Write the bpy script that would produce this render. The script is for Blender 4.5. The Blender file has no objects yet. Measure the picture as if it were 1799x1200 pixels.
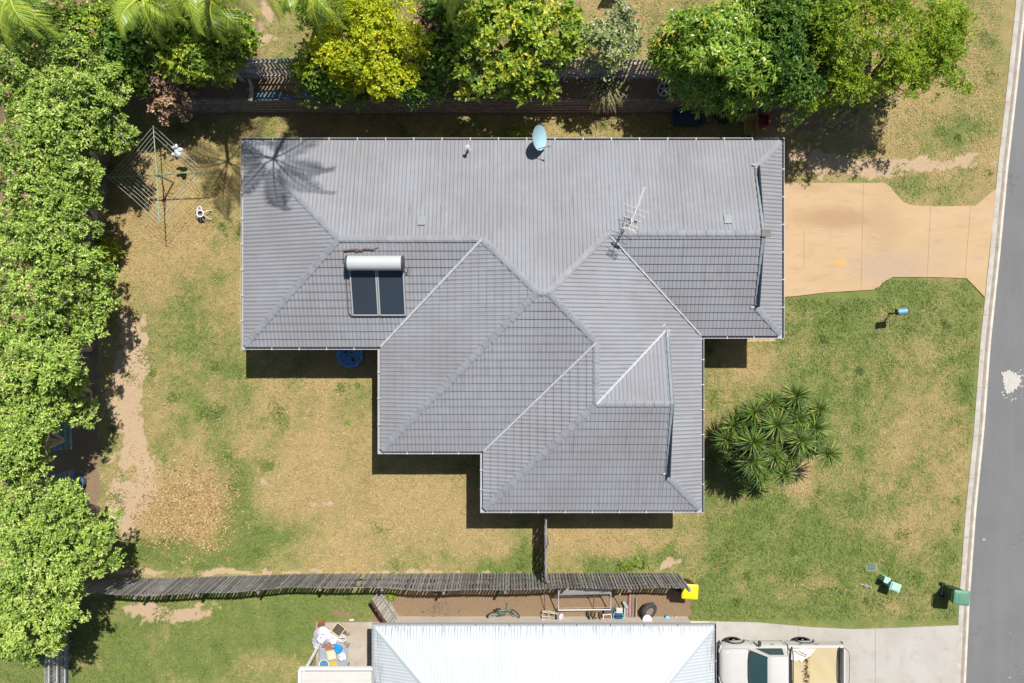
import bpy, bmesh, math, random
import numpy as np
from mathutils import Vector, Matrix, Euler
R = math.radians
PI = math.pi
S = bpy.context.scene
COL = S.collection
rnd = random.Random(7)

# ------------------------------------------------------------------ camera, sky, sun, exposure
H = 31.0                       # drone height above the lawn
PPM = 42.5                     # photograph pixels per metre on the lawn
cd = bpy.data.cameras.new('camera')
cam = bpy.data.objects.new('camera', cd)
COL.objects.link(cam)
cam.location = (0, 0, H)
cam.rotation_euler = (0, 0, 0)
cd.sensor_width = 36.0
cd.lens = 36.0 * H / (1799.0 / PPM)
cd.clip_start = 0.5
cd.clip_end = 600
S.camera = cam

SUNV = Vector((0.275, 0.49, 1.0)).normalized()
elev = math.asin(SUNV.z)
azim = math.atan2(SUNV.x, SUNV.y)
W = bpy.data.worlds.new('World')
S.world = W
W.use_nodes = True
wn = W.node_tree
wn.nodes.clear()
sky = wn.nodes.new('ShaderNodeTexSky')
sky.sky_type = 'NISHITA'
sky.sun_disc = False
sky.sun_elevation = elev
sky.sun_rotation = azim
bg = wn.nodes.new('ShaderNodeBackground')
bg.inputs['Strength'].default_value = 0.06
wo = wn.nodes.new('ShaderNodeOutputWorld')
wn.links.new(sky.outputs[0], bg.inputs[0])
wn.links.new(bg.outputs[0], wo.inputs[0])
sd = bpy.data.lights.new('sun', 'SUN')
sd.energy = 5.0
sd.angle = R(0.5)
sd.color = (1.0, 0.955, 0.89)
so = bpy.data.objects.new('sun', sd)
COL.objects.link(so)
so.rotation_euler = SUNV.to_track_quat('Z', 'Y').to_euler()
so.location = (10, 20, 40)
S.view_settings.view_transform = 'Standard'
S.view_settings.look = 'None'
S.view_settings.exposure = 0.45
S.view_settings.gamma = 1.0
S.cycles.max_bounces = 6
S.cycles.transparent_max_bounces = 8

# ------------------------------------------------------------------ helpers
def P(px, py, z=0.0):
    """world point seen at photograph pixel px, py at height z"""
    k = (H - z) / H / PPM
    return Vector(((px - 899.5) * k, (600 - py) * k, z))

def tag(o, label=None, cat=None, group=None, kind=None):
    if label: o['label'] = label
    if cat: o['category'] = cat
    if group: o['group'] = group
    if kind: o['kind'] = kind
    return o

def thing(name, label, cat, loc=(0, 0, 0), rz=0.0, group=None):
    o = bpy.data.objects.new(name, None)
    COL.objects.link(o)
    o.location = loc
    o.rotation_euler = (0, 0, rz)
    o.empty_display_size = 0.2
    return tag(o, label, cat, group)

def copy_tree(o, parent=None):
    c = o.copy()
    COL.objects.link(c)
    if parent is not None:
        c.parent = parent
    for ch in list(o.children):
        copy_tree(ch, c)
    return c

def finish(name, me, m, parent=None, smooth=False):
    if m is not None:
        for x in (m if isinstance(m, (list, tuple)) else [m]):
            me.materials.append(x)
    me.polygons.foreach_set('use_smooth', [bool(smooth)] * len(me.polygons))
    o = bpy.data.objects.new(name, me)
    COL.objects.link(o)
    if parent is not None:
        o.parent = parent
    return o

class MB:
    """collects shapes that become ONE mesh object"""
    def __init__(s):
        s.v = []; s.f = []; s.mi = []; s.cur = 0
    def add(s, vs, fs):
        b = len(s.v)
        s.v += [tuple(v) for v in vs]
        for f in fs:
            s.f.append([b + i for i in f]); s.mi.append(s.cur)
        return s
    def box(s, c, d, rz=0.0, M=None, taper=1.0):
        x, y, z = d[0] / 2, d[1] / 2, d[2] / 2
        vs = [Vector((sx * x * (taper if sz > 0 else 1), sy * y * (taper if sz > 0 else 1), sz * z)) for sz in (-1, 1) for sy in (-1, 1) for sx in (-1, 1)]
        if M is None:
            M = Matrix.Rotation(rz, 3, 'Z')
        vs = [M @ v + Vector(c) for v in vs]
        return s.add(vs, [(0, 2, 3, 1), (4, 5, 7, 6), (0, 1, 5, 4), (2, 6, 7, 3), (0, 4, 6, 2), (1, 3, 7, 5)])
    def bar(s, a, b, w, h=None, up=(0, 0, 1)):
        """rectangular bar from a to b"""
        a = Vector(a); b = Vector(b); h = h or w
        d = (b - a).normalized()
        u = Vector(up)
        if abs(d.dot(u)) > 0.97: u = Vector((1, 0, 0))
        sd_ = d.cross(u).normalized(); u = sd_.cross(d)
        vs = []
        for p in (a, b):
            for i, j in ((-1, -1), (1, -1), (1, 1), (-1, 1)):
                vs.append(p + sd_ * (i * w / 2) + u * (j * h / 2))
        return s.add(vs, [(3, 2, 1, 0), (4, 5, 6, 7), (0, 1, 5, 4), (1, 2, 6, 5), (2, 3, 7, 6), (3, 0, 4, 7)])
    def loft(s, rings, caps=True, closed=True):
        n = len(rings[0]); b = len(s.v)
        for r in rings: s.v += [tuple(p) for p in r]
        for i in range(len(rings) - 1):
            for j in range(n if closed else n - 1):
                k = (j + 1) % n
                s.f.append([b + i * n + j, b + i * n + k, b + (i + 1) * n + k, b + (i + 1) * n + j]); s.mi.append(s.cur)
        if caps:
            s.f.append([b + j for j in range(n)][::-1]); s.mi.append(s.cur)
            s.f.append([b + (len(rings) - 1) * n + j for j in range(n)]); s.mi.append(s.cur)
        return s
    def tube(s, pts, r, n=6, caps=True):
        pts = [Vector(p) for p in pts]
        rs = r if isinstance(r, (list, tuple)) else [r] * len(pts)
        rings = []
        prev = None
        for i, p in enumerate(pts):
            d = (pts[min(i + 1, len(pts) - 1)] - pts[max(i - 1, 0)])
            d = d.normalized() if d.length > 1e-9 else Vector((0, 0, 1))
            u = prev if prev is not None else (Vector((0, 0, 1)) if abs(d.z) < 0.9 else Vector((1, 0, 0)))
            a = d.cross(u)
            if a.length < 1e-6: a = d.cross(Vector((0.3, 1, 0.2)))
            a.normalize(); bb = a.cross(d); prev = bb
            rings.append([p + (a * math.cos(t) + bb * math.sin(t)) * rs[i] for t in [2 * PI * k / n for k in range(n)]])
        return s.loft(rings, caps)
    def lathe(s, prof, n=20, M=None, sx=1.0, sy=1.0, caps=True):
        rings = []
        for r, z in prof:
            ring = [Vector((r * sx * math.cos(2 * PI * k / n), r * sy * math.sin(2 * PI * k / n), z)) for k in range(n)]
            if M is not None: ring = [M @ p for p in ring]
            rings.append(ring)
        return s.loft(rings, caps)
    def prism(s, pts, z0, z1, M=None):
        r0 = [Vector((p[0], p[1], z0)) for p in pts]; r1 = [Vector((p[0], p[1], z1)) for p in pts]
        if M is not None: r0 = [M @ p for p in r0]; r1 = [M @ p for p in r1]
        return s.loft([r0, r1], True)
    def torus(s, c, R0, r0, M=None, n=24, k=8, a0=0.0, a1=2 * PI):
        full = abs(a1 - a0 - 2 * PI) < 1e-6
        rings = []
        for i in range(n + (0 if full else 1)):
            t = a0 + (a1 - a0) * i / n
            ring = []
            for j in range(k):
                q = 2 * PI * j / k
                p = Vector(((R0 + r0 * math.cos(q)) * math.cos(t), (R0 + r0 * math.cos(q)) * math.sin(t), r0 * math.sin(q)))
                ring.append((M @ p if M is not None else p) + Vector(c))
            rings.append(ring)
        if full: rings.append(rings[0])
        return s.loft(rings, not full)
    def build(s, name, m, parent=None, smooth=False, bevel=0.0):
        me = bpy.data.meshes.new(name)
        me.from_pydata(s.v, [], s.f)
        if any(s.mi): me.polygons.foreach_set('material_index', s.mi)
        o = finish(name, me, m, parent, False)
        if smooth:
            bm = bmesh.new(); bm.from_mesh(me)
            bmesh.ops.remove_doubles(bm, verts=bm.verts, dist=1e-5)
            for f in bm.faces: f.smooth = True
            for e in bm.edges:
                if len(e.link_faces) == 2 and e.calc_face_angle(0) > R(38): e.smooth = False
            bm.to_mesh(me); bm.free()
        if bevel:
            md = o.modifiers.new('bevel', 'BEVEL'); md.width = bevel; md.segments = 2; md.limit_method = 'ANGLE'
        return o

# ------------------------------------------------------------------ numpy value noise
def vnoise(x, y, scale, seed=0):
    x = np.asarray(x, float) * scale + 1000.0; y = np.asarray(y, float) * scale + 1000.0
    xi = np.floor(x).astype(np.int64); yi = np.floor(y).astype(np.int64)
    fx = x - xi; fy = y - yi
    fx = fx * fx * (3 - 2 * fx); fy = fy * fy * (3 - 2 * fy)
    def h(a, b):
        n = (a * 374761393 + b * 668265263 + seed * 974634777) & 0xffffffff
        n = ((n ^ (n >> 13)) * 1274126177) & 0xffffffff
        return ((n ^ (n >> 16)) & 0xffff) / 65535.0
    return (h(xi, yi) * (1 - fx) + h(xi + 1, yi) * fx) * (1 - fy) + (h(xi, yi + 1) * (1 - fx) + h(xi + 1, yi + 1) * fx) * fy

def fbm(x, y, scale, oct=4, seed=0):
    t = 0; a = 1; s = 0
    for i in range(oct):
        t = t + a * vnoise(x, y, scale * 2 ** i, seed + i * 17); s += a; a *= 0.55
    return t / s

def sstep(a, b, x):
    t = np.clip((np.asarray(x, float) - a) / (b - a), 0, 1)
    return t * t * (3 - 2 * t)

# ------------------------------------------------------------------ materials
def NT(name):
    m = bpy.data.materials.new(name); m.use_nodes = True
    nt = m.node_tree; nt.nodes.clear()
    out = nt.nodes.new('ShaderNodeOutputMaterial'); b = nt.nodes.new('ShaderNodeBsdfPrincipled')
    nt.links.new(b.outputs[0], out.inputs[0])
    return m, nt, b, out

def nd(nt, t, ins=None, **kw):
    n = nt.nodes.new('ShaderNode' + t)
    for k, v in kw.items(): setattr(n, k, v)
    for k, v in (ins or {}).items():
        if hasattr(v, 'node'): nt.links.new(v, n.inputs[k])
        else: n.inputs[k].default_value = v
    return n

def c4(c): return (c[0], c[1], c[2], 1.0)

def mixc(nt, f, a, b, mode='MIX'):
    n = nt.nodes.new('ShaderNodeMix'); n.data_type = 'RGBA'; n.blend_type = mode
    for i, v in ((0, f), (6, a), (7, b)):
        if hasattr(v, 'node'): nt.links.new(v, n.inputs[i])
        elif i == 0: n.inputs[0].default_value = v
        else: n.inputs[i].default_value = c4(v)
    return n.outputs[2]

def math_(nt, op, a, b=None, clamp=False):
    n = nt.nodes.new('ShaderNodeMath'); n.operation = op; n.use_clamp = clamp
    for i, v in ((0, a), (1, b)):
        if v is None: continue
        if hasattr(v, 'node'): nt.links.new(v, n.inputs[i])
        else: n.inputs[i].default_value = v
    return n.outputs[0]

def noise(nt, vec, scale, detail=4, rough=0.55):
    n = nd(nt, 'TexNoise', {'Scale': scale, 'Detail': detail, 'Roughness': rough})
    if vec is not None: nt.links.new(vec, n.inputs['Vector'])
    return n.outputs[0]

def ramp(nt, f, stops):
    n = nt.nodes.new('ShaderNodeValToRGB')
    el = n.color_ramp.elements
    while len(el) < len(stops): el.new(0.5)
    for e, (p, c) in zip(el, stops):
        e.position = p; e.color = c4(c) if not isinstance(c, float) else (c, c, c, 1)
    nt.links.new(f, n.inputs[0])
    return n.outputs[0]

def stretch(nt, vec, sx, sy, sz):
    n = nd(nt, 'Mapping', {'Scale': (sx, sy, sz)}); nt.links.new(vec, n.inputs[0]); return n.outputs[0]

def coord(nt, which='Object'): return nd(nt, 'TexCoord').outputs[which]

MATS = {}
def M(name, col, rough=0.7, var=0.25, scale=6.0, metal=0.0, bump=0.0, bscale=40.0, col2=None, spec=0.4):
    if name in MATS: return MATS[name]
    m, nt, b, out = NT(name)
    v = coord(nt)
    f = ramp(nt, noise(nt, v, scale, 5, 0.62), [(0.3, 0.0), (0.7, 1.0)])
    c2 = col2 or tuple(x * (1 - var) for x in col)
    nt.links.new(mixc(nt, f, col, c2), b.inputs['Base Color'])
    b.inputs['Roughness'].default_value = rough
    b.inputs['Metallic'].default_value = metal
    b.inputs['Specular IOR Level'].default_value = spec
    if bump:
        bn = nd(nt, 'Bump', {'Strength': bump, 'Distance': 0.02, 'Height': noise(nt, v, bscale, 4)})
        nt.links.new(bn.outputs[0], b.inputs['Normal'])
    MATS[name] = m
    return m

def glass_mat(name, col, rough=0.08):
    if name in MATS: return MATS[name]
    m, nt, b, out = NT(name)
    v = coord(nt)
    nt.links.new(mixc(nt, noise(nt, v, 1.5), col, tuple(x * 0.8 for x in col)), b.inputs['Base Color'])
    b.inputs['Roughness'].default_value = rough
    b.inputs['Specular IOR Level'].default_value = 0.6
    MATS[name] = m
    return m

def leaf_mat(name, stops, trans=0.35, rough=0.45, spec=0.3):
    """foliage colour per leaf from the 'tint' attribute"""
    m, nt, b, out = NT(name)
    a = nd(nt, 'Attribute', attribute_name='tint').outputs['Fac']
    c = ramp(nt, a, stops)
    nt.links.new(c, b.inputs['Base Color'])
    b.inputs['Roughness'].default_value = rough
    b.inputs['Specular IOR Level'].default_value = spec
    tr = nd(nt, 'BsdfTranslucent', {'Color': mixc(nt, 1.0, c, (1.25, 1.2, 0.6), 'MULTIPLY')})
    mx = nd(nt, 'MixShader', {0: trans})
    nt.links.new(b.outputs[0], mx.inputs[1]); nt.links.new(tr.outputs[0], mx.inputs[2])
    nt.links.new(mx.outputs[0], out.inputs[0])
    return m

# ------------------------------------------------------------------ terrain
WALL_Y0, WALL_Y1, PLAT = 9.50, 9.76, 0.80        # retaining wall foot, head, height
WX0, WX1 = -13.9, 9.2
KERB = [(0, 1785), (150, 1769), (300, 1752), (450, 1738), (600, 1722), (750, 1711), (900, 1696), (1050, 1685), (1200, 1678)]
_kx = np.array([(k[1] - 899.5) / PPM for k in KERB])[::-1]; _ky = np.array([(600 - k[0]) / PPM for k in KERB])[::-1]
def kerb_x(y):
    y = np.asarray(y, float)
    r = np.interp(y, _ky, _kx)
    r = np.where(y > _ky[-1], _kx[-1] + (y - _ky[-1]) * 0.105, r)
    return np.where(y < _ky[0], _kx[0] + (y - _ky[0]) * 0.05, r)

def hz(x, y):
    x = np.asarray(x, float); y = np.asarray(y, float)
    step = np.clip((y - WALL_Y0 - 0.04) / (WALL_Y1 - WALL_Y0 - 0.06), 0, 1)
    soft = sstep(8.6, 11.0, y)
    inw = sstep(WX0 - 0.6, WX0, x) * (1 - sstep(WX1, WX1 + 0.8, x))
    z = PLAT * (step * inw + soft * (1 - inw)) * (1 - sstep(8.6, 13.5, x))
    z = z + 0.05 * (fbm(x, y, 0.35, 3, 5) - 0.5) * (1 - sstep(19.0, 19.8, x + 0 * y))
    kx = kerb_x(y)
    z = np.where(x > kx - 0.7, z * np.clip((kx - x) / 0.7, 0, 1), z)
    z = np.where(x > kx + 0.13, -0.35, z)
    return z
def gz(x, y): return float(hz(np.array([x]), np.array([y]))[0])

def blobs(px, py, lst):
    t = np.zeros_like(px)
    for cx, cy, rx, ry, a in lst:
        t += a * np.exp(-(((px - cx) / rx) ** 2 + ((py - cy) / ry) ** 2))
    return t
def boxm(px, py, x0, x1, y0, y1, s=8.0):
    return sstep(x0 - s, x0 + s, px) * (1 - sstep(x1 - s, x1 + s, px)) * sstep(y0 - s, y0 + s, py) * (1 - sstep(y1 - s, y1 + s, py))

def ground_attr(x, y):
    """grass greenness, bare dirt, mulch and dry-leaf litter at world x, y"""
    zz = np.where((y > 9.75) & (x < 9), PLAT, 0.0)
    px = 899.5 + x * PPM * H / (H - zz); py = 600 - y * PPM * H / (H - zz)
    wx = (fbm(x, y, 0.5, 3, 41) - 0.5) * 60; wy = (fbm(x, y, 0.5, 3, 77) - 0.5) * 60
    qx, qy = px + wx, py + wy
    g = np.full_like(px, 0.45) - .17 * boxm(px, py, 440, 960, 600, 1005, 25) - .13 * boxm(px, py, 200, 430, 230, 560, 25)
    front = boxm(px, py, 1236, 1730, 490, 1105, 15)
    g += 0.27 * front
    g += 0.34 * boxm(px, py, 115, 660, 1040, 1400, 8)
    g -= 0.10 * boxm(px, py, 1100, 1800, -400, 330, 20)
    g += 0.4 * boxm(px, py, -300, 80, 1020, 1400, 8)
    g += blobs(qx, qy, [(330, 570, 70, 120, .26), (385, 470, 40, 60, .12), (390, 700, 70, 70, .16), (415, 890, 40, 80, .75), (340, 978, 140, 22, .7),
        (640, 690, 40, 30, .18), (560, 690, 60, 30, .14), (870, 990, 70, 24, .55), (920, 965, 24, 55, .85), (480, 790, 30, 70, .28), (600, 900, 60, 40, .05),
        (560, 860, 110, 80, -.2), (300, 390, 90, 60, -.24), (720, 900, 130, 60, -.3), (540, 680, 70, 30, -.1), (520, 820, 60, 60, -.22), (480, 940, 60, 30, .3), (330, 890, 75, 70, -.6), (760, 860, 80, 30, -.16), (500, 960, 60, 40, .15),
        (1310, 640, 70, 40, -.5), (1405, 832, 24, 28, -.8), (1585, 640, 70, 70, -.28), (1655, 830, 55, 110, -.26), (1570, 800, 40, 70, -.3), (1600, 930, 70, 50, -.18), (1040, 950, 120, 32, -.45),
        (1500, 515, 150, 26, .38), (1330, 935, 120, 50, .2), (1230, 1060, 60, 40, .4), (1470, 980, 90, 40, .14), (1460, 590, 80, 40, .2), (1510, 700, 60, 50, .1), (1400, 1080, 160, 20, .22),
        (1110, 995, 90, 14, .5), (1640, 1060, 60, 40, -.1), (1540, 1060, 80, 30, -.12),
        (1690, 190, 26, 60, .26), (1600, 330, 110, 16, .22), (1640, 250, 60, 40, .1), (300, 1120, 110, 40, .1), (520, 1090, 60, 50, .2), (470, 1170, 60, 40, -.25), (240, 1190, 80, 30, .15)])
    d = blobs(qx, qy, [(228, 620, 27, 90, .95), (218, 740, 32, 80, 1.0), (250, 870, 34, 55, .85), (205, 900, 24, 50, .7), (470, 860, 26, 30, .45), (560, 890, 40, 20, .35), (285, 1078, 85, 20, 1.0), (240, 790, 20, 40, .6), (1610, 290, 140, 15, 1.0), (1470, 285, 90, 26, .8),
        (1290, 640, 50, 26, .4), (1170, 1005, 26, 8, .7), (450, 40, 50, 90, .5), (300, 1010, 300, 5, .6), (240, 940, 22, 30, .6), (430, 935, 18, 20, .5), (1560, 185, 50, 16, .5), (560, 1040, 40, 6, .3)])
    d += 0.5 * boxm(px, py, 150, 960, 1000, 1010, 4)
    mu = boxm(px, py, 655, 1212, 1035, 1105, 6) + 0.75 * boxm(px, py, 250, 1230, 115, 205, 10) + 0.9 * boxm(px, py, -300, 175, 0, 1000, 25) + 0.7 * boxm(px, py, 100, 460, -200, 190, 20)
    mu += blobs(qx, qy, [(1450, 190, 90, 50, .8), (1330, 215, 150, 25, .6), (560, 222, 60, 14, .7), (1060, 225, 60, 14, .2), (600, 1075, 60, 12, .7), (1340, 770, 60, 50, .7)])
    n = fbm(x, y, 0.9, 5, 3); n2 = fbm(x, y, 4.0, 4, 9); n3 = fbm(x, y, 0.28, 3, 21)
    gm = np.clip((g - 0.5) * 1.35 + (n - 0.5) * 1.0 + (n2 - 0.5) * 0.85 + (n3 - 0.5) * 0.35 + 0.5, 0, 1)
    dm = np.clip((d - 0.5) * 2.0 + (n - 0.5) * 1.5 + (n2 - 0.5) * 2.6 + 0.45, 0, 1) * np.clip(d * 3, 0, 1)
    mm = np.clip((mu - 0.5) * 2.2 + (n2 - 0.5) * 1.4 + 0.5, 0, 1) * np.clip(mu * 3, 0, 1)
    lf = np.clip(blobs(qx, qy, [(330, 895, 72, 72, 1.15), (1030, 945, 80, 22, .5), (600, 870, 130, 70, .3), (330, 380, 60, 50, .25)]) + (n2 - .5) * .9 - .15, 0, 1)
    far = np.maximum(sstep(15.8, 18.4, np.abs(y)), sstep(21.5, 23.5, np.abs(x)))
    gm = gm * (1 - far) + .5 * far; dm = dm * (1 - far); mm = mm * (1 - far)
    return gm, dm, mm, lf

def ground_material():
    m, nt, b, out = NT('lawn')
    v = coord(nt)
    at = lambda s: nd(nt, 'Attribute', attribute_name=s).outputs['Fac']
    n1 = noise(nt, v, 5, 6, 0.7); n2 = noise(nt, v, 22, 5, 0.7); n3 = noise(nt, v, 60, 3, 0.6); n4 = noise(nt, v, 1.3, 4)
    f2 = ramp(nt, n2, [(0.33, 0.0), (0.67, 1.0)])
    f3 = ramp(nt, n3, [(0.3, 0.0), (0.7, 1.0)])
    tan = mixc(nt, f2, (0.47, 0.355, 0.165), (0.225, 0.165, 0.068))
    tan = mixc(nt, ramp(nt, n4, [(0.38, 0.0), (0.62, 1.0)]), tan, (0.41, 0.29, 0.13))
    tan = mixc(nt, math_(nt, 'MULTIPLY', f3, 0.45), tan, (0.60, 0.475, 0.245))
    grn = mixc(nt, f2, (0.172, 0.224, 0.06), (0.074, 0.123, 0.03))
    grn = mixc(nt, ramp(nt, n4, [(0.35, 0.0), (0.65, 1.0)]), grn, (0.18, 0.225, 0.058))
    grn = mixc(nt, math_(nt, 'MULTIPLY', f3, 0.35), grn, (0.39, 0.41, 0.15))
    gf = math_(nt, 'ADD', at('green'), math_(nt, 'MULTIPLY', math_(nt, 'SUBTRACT', n2, 0.5), 2.0))
    gf = ramp(nt, gf, [(0.10, 0.0), (0.90, 1.0)])
    c = mixc(nt, gf, tan, grn)
    lf = math_(nt, 'MULTIPLY', at('leaf'), ramp(nt, n2, [(0.36, 1.0), (0.52, 0.15)]))
    c = mixc(nt, lf, c, mixc(nt, f3, (0.62, 0.40, 0.15), (0.27, 0.15, 0.05)))
    df = ramp(nt, math_(nt, 'ADD', at('dirt'), math_(nt, 'MULTIPLY', math_(nt, 'SUBTRACT', n1, 0.5), 0.9)), [(0.35, 0.0), (0.62, 1.0)])
    c = mixc(nt, df, c, mixc(nt, f3, (0.60, 0.45, 0.30), (0.50, 0.36, 0.225)))
    mf = ramp(nt, math_(nt, 'ADD', at('mulch'), math_(nt, 'MULTIPLY', math_(nt, 'SUBTRACT', n1, 0.5), 0.6)), [(0.3, 0.0), (0.65, 1.0)])
    mul = mixc(nt, f3, (0.38, 0.27, 0.17), (0.20, 0.135, 0.08))
    mul = mixc(nt, ramp(nt, n2, [(0.58, 0.0), (0.66, 1.0)]), mul, (0.40, 0.30, 0.20))
    c = mixc(nt, mf, c, mul)
    nt.links.new(c, b.inputs['Base Color'])
    b.inputs['Roughness'].default_value = 0.95
    b.inputs['Specular IOR Level'].default_value = 0.1
    bn = nd(nt, 'Bump', {'Strength': 0.9, 'Distance': 0.06, 'Height': math_(nt, 'ADD', n3, n2)})
    nt.links.new(bn.outputs[0], b.inputs['Normal'])
    return m

def build_ground():
    xs = np.unique(np.concatenate([np.array([-160, -120, -80, -55, -40, -32]), np.arange(-27, 23.01, 0.13), np.array([26, 32, 45, 70, 110, 160])]))
    ys = np.unique(np.concatenate([np.array([-160, -120, -80, -50, -35, -27, -22]), np.arange(-18, 19.01, 0.13), np.array([WALL_Y0, WALL_Y0 + .04, WALL_Y1 - .02, WALL_Y1]), np.array([22, 27, 35, 50, 80, 120, 160])]))
    X, Y = np.meshgrid(xs, ys)
    Z = hz(X, Y)
    nx, ny = len(xs), len(ys)
    co = np.stack([X, Y, Z], -1).reshape(-1, 3)
    i = np.arange((ny - 1) * (nx - 1)); r = i // (nx - 1); c = i % (nx - 1)
    a = r * nx + c
    q = np.stack([a, a + 1, a + nx + 1, a + nx], -1).astype(np.int32)
    me = mesh_np('ground', co, q)
    gm, dm, mm, lf = ground_attr(co[:, 0], co[:, 1])
    for nme, arr in (('green', gm), ('dirt', dm), ('mulch', mm), ('leaf', lf)):
        me.attributes.new(nme, 'FLOAT', 'POINT').data.foreach_set('value', arr.astype(np.float32))
    o = finish('ground', me, ground_material(), None, True)
    tag(o, 'patchy lawn of green and dry grass with bare dirt', 'ground', kind='structure')

def mesh_np(name, co, quads):
    me = bpy.data.meshes.new(name)
    k = quads.shape[1]
    me.vertices.add(len(co)); me.vertices.foreach_set('co', np.ascontiguousarray(co, np.float32).ravel())
    me.loops.add(quads.size); me.loops.foreach_set('vertex_index', np.ascontiguousarray(quads, np.int32).ravel())
    me.polygons.add(len(quads)); me.polygons.foreach_set('loop_start', np.arange(0, quads.size, k, dtype=np.int32))
    me.update(calc_edges=True)
    return me

build_ground()

# short grass blades over the open lawn
def build_grass():
    rg = np.random.default_rng(3)
    n = 330000
    x = rg.uniform(-21.5, 20.3, n); y = rg.uniform(-14.3, 14.3, n)
    gm, dm, mm, lf = ground_attr(x, y)
    px = 899.5 + x * PPM; py = 600 - y * PPM
    ok = (x < kerb_x(y) - 0.12) & (mm < 0.35) & (dm < 0.45)
    hs = ((px > 440) & (px < 1370) & (py > 260) & (py < 585)) | ((px > 690) & (px < 1215) & (py > 580) & (py < 775)) | ((px > 860) & (px < 1215) & (py > 770) & (py < 885))
    ok &= ~hs
    ok &= ~((px > 1370) & (py > 318) & (py < 524) & ((px < 1560) | (py > 358)) & ((px < 1540) | (py < 492)))
    ok &= ~((px > 1712) & (py > 325) & (py < 530))
    ok &= ~((px > 550) & (py > 1088))
    ok &= rg.random(n) < (0.45 + 0.55 * gm)
    x, y, gm, lf = x[ok], y[ok], gm[ok], lf[ok]
    keep = rg.random(len(x)) > lf * 1.2; x, y, gm, lf = x[keep], y[keep], gm[keep], lf[keep]
    n = len(x); z = hz(x, y) + 0.002
    ang = rg.uniform(0, 2 * PI, n); L = rg.uniform(0.035, 0.10, n) * (0.8 + 0.5 * gm); w = rg.uniform(0.006, 0.014, n)
    up = rg.uniform(0.15, 0.8, n)
    d = np.stack([np.cos(ang), np.sin(ang), up], -1); s_ = np.stack([-np.sin(ang), np.cos(ang), 0 * ang], -1)
    p = np.stack([x, y, z], -1)
    co = np.stack([p - s_ * w[:, None], p + s_ * w[:, None], p + d * L[:, None] + s_ * (w * .5)[:, None], p + d * L[:, None] - s_ * (w * .5)[:, None]], 1).reshape(-1, 3)
    me = mesh_np('grass', co, np.arange(4 * n, dtype=np.int32).reshape(-1, 4))
    t = np.clip(gm + rg.normal(0, 0.16, n) - lf * .5, 0, 1)
    me.attributes.new('tint', 'FLOAT', 'FACE').data.foreach_set('value', t.astype(np.float32))
    m = leaf_mat('grass_blades', [(0.0, (0.58, 0.45, 0.22)), (0.3, (0.42, 0.345, 0.14)), (0.5, (0.245, 0.268, 0.085)), (0.8, (0.165, 0.22, 0.058)), (1.0, (0.12, 0.18, 0.04))], 0.25, 0.7, 0.15)
    tag(finish('grass', me, m), 'short green and straw coloured grass blades covering the open lawns', 'grass', kind='stuff')
build_grass()

def blade_cloud(name, label, cat, x, y, lo, hi, L, w, up, t, m, seed):
    rg = np.random.default_rng(seed); n = len(x)
    ang = rg.uniform(0, 2 * PI, n); L = rg.uniform(L[0], L[1], n); w = rg.uniform(w[0], w[1], n); u = rg.uniform(up[0], up[1], n)
    d = np.stack([np.cos(ang), np.sin(ang), u], -1); s_ = np.stack([-np.sin(ang), np.cos(ang), 0 * ang], -1)
    p = np.stack([x, y, hz(x, y) + rg.uniform(lo, hi, n)], -1)
    e = p + d * L[:, None]; e[:, 2] -= L * u * .5
    co = np.stack([p - s_ * (w * .6)[:, None], p + s_ * (w * .6)[:, None], p + d * (L * .55)[:, None] + s_ * w[:, None], p + d * (L * .55)[:, None] - s_ * w[:, None], e + s_ * (w * .2)[:, None], e - s_ * (w * .2)[:, None]], 1).reshape(-1, 3)
    k = np.arange(n, dtype=np.int32) * 6
    q = np.concatenate([np.stack([k, k + 1, k + 2, k + 3], -1), np.stack([k + 3, k + 2, k + 4, k + 5], -1)])
    me = mesh_np(name, co, q)
    me.attributes.new('tint', 'FLOAT', 'FACE').data.foreach_set('value', np.concatenate([t, t]).astype(np.float32))
    return tag(finish(name, me, m), label, cat, kind='stuff')
def open_lawn(x, y):
    gm, dm, mm, lf = ground_attr(x, y); px = 899.5 + x * PPM; py = 600 - y * PPM
    hs = ((px > 440) & (px < 1370) & (py > 250) & (py < 585)) | ((px > 690) & (px < 1215) & (py > 580) & (py < 775)) | ((px > 860) & (px < 1215) & (py > 770) & (py < 885))
    dr = ((px > 1370) & (py > 312) & (py < 530)) | ((px > 545) & (py > 1082)) | (x > kerb_x(y) - .2) | (mm > .4)
    return ~(hs | dr), gm, dm
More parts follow.
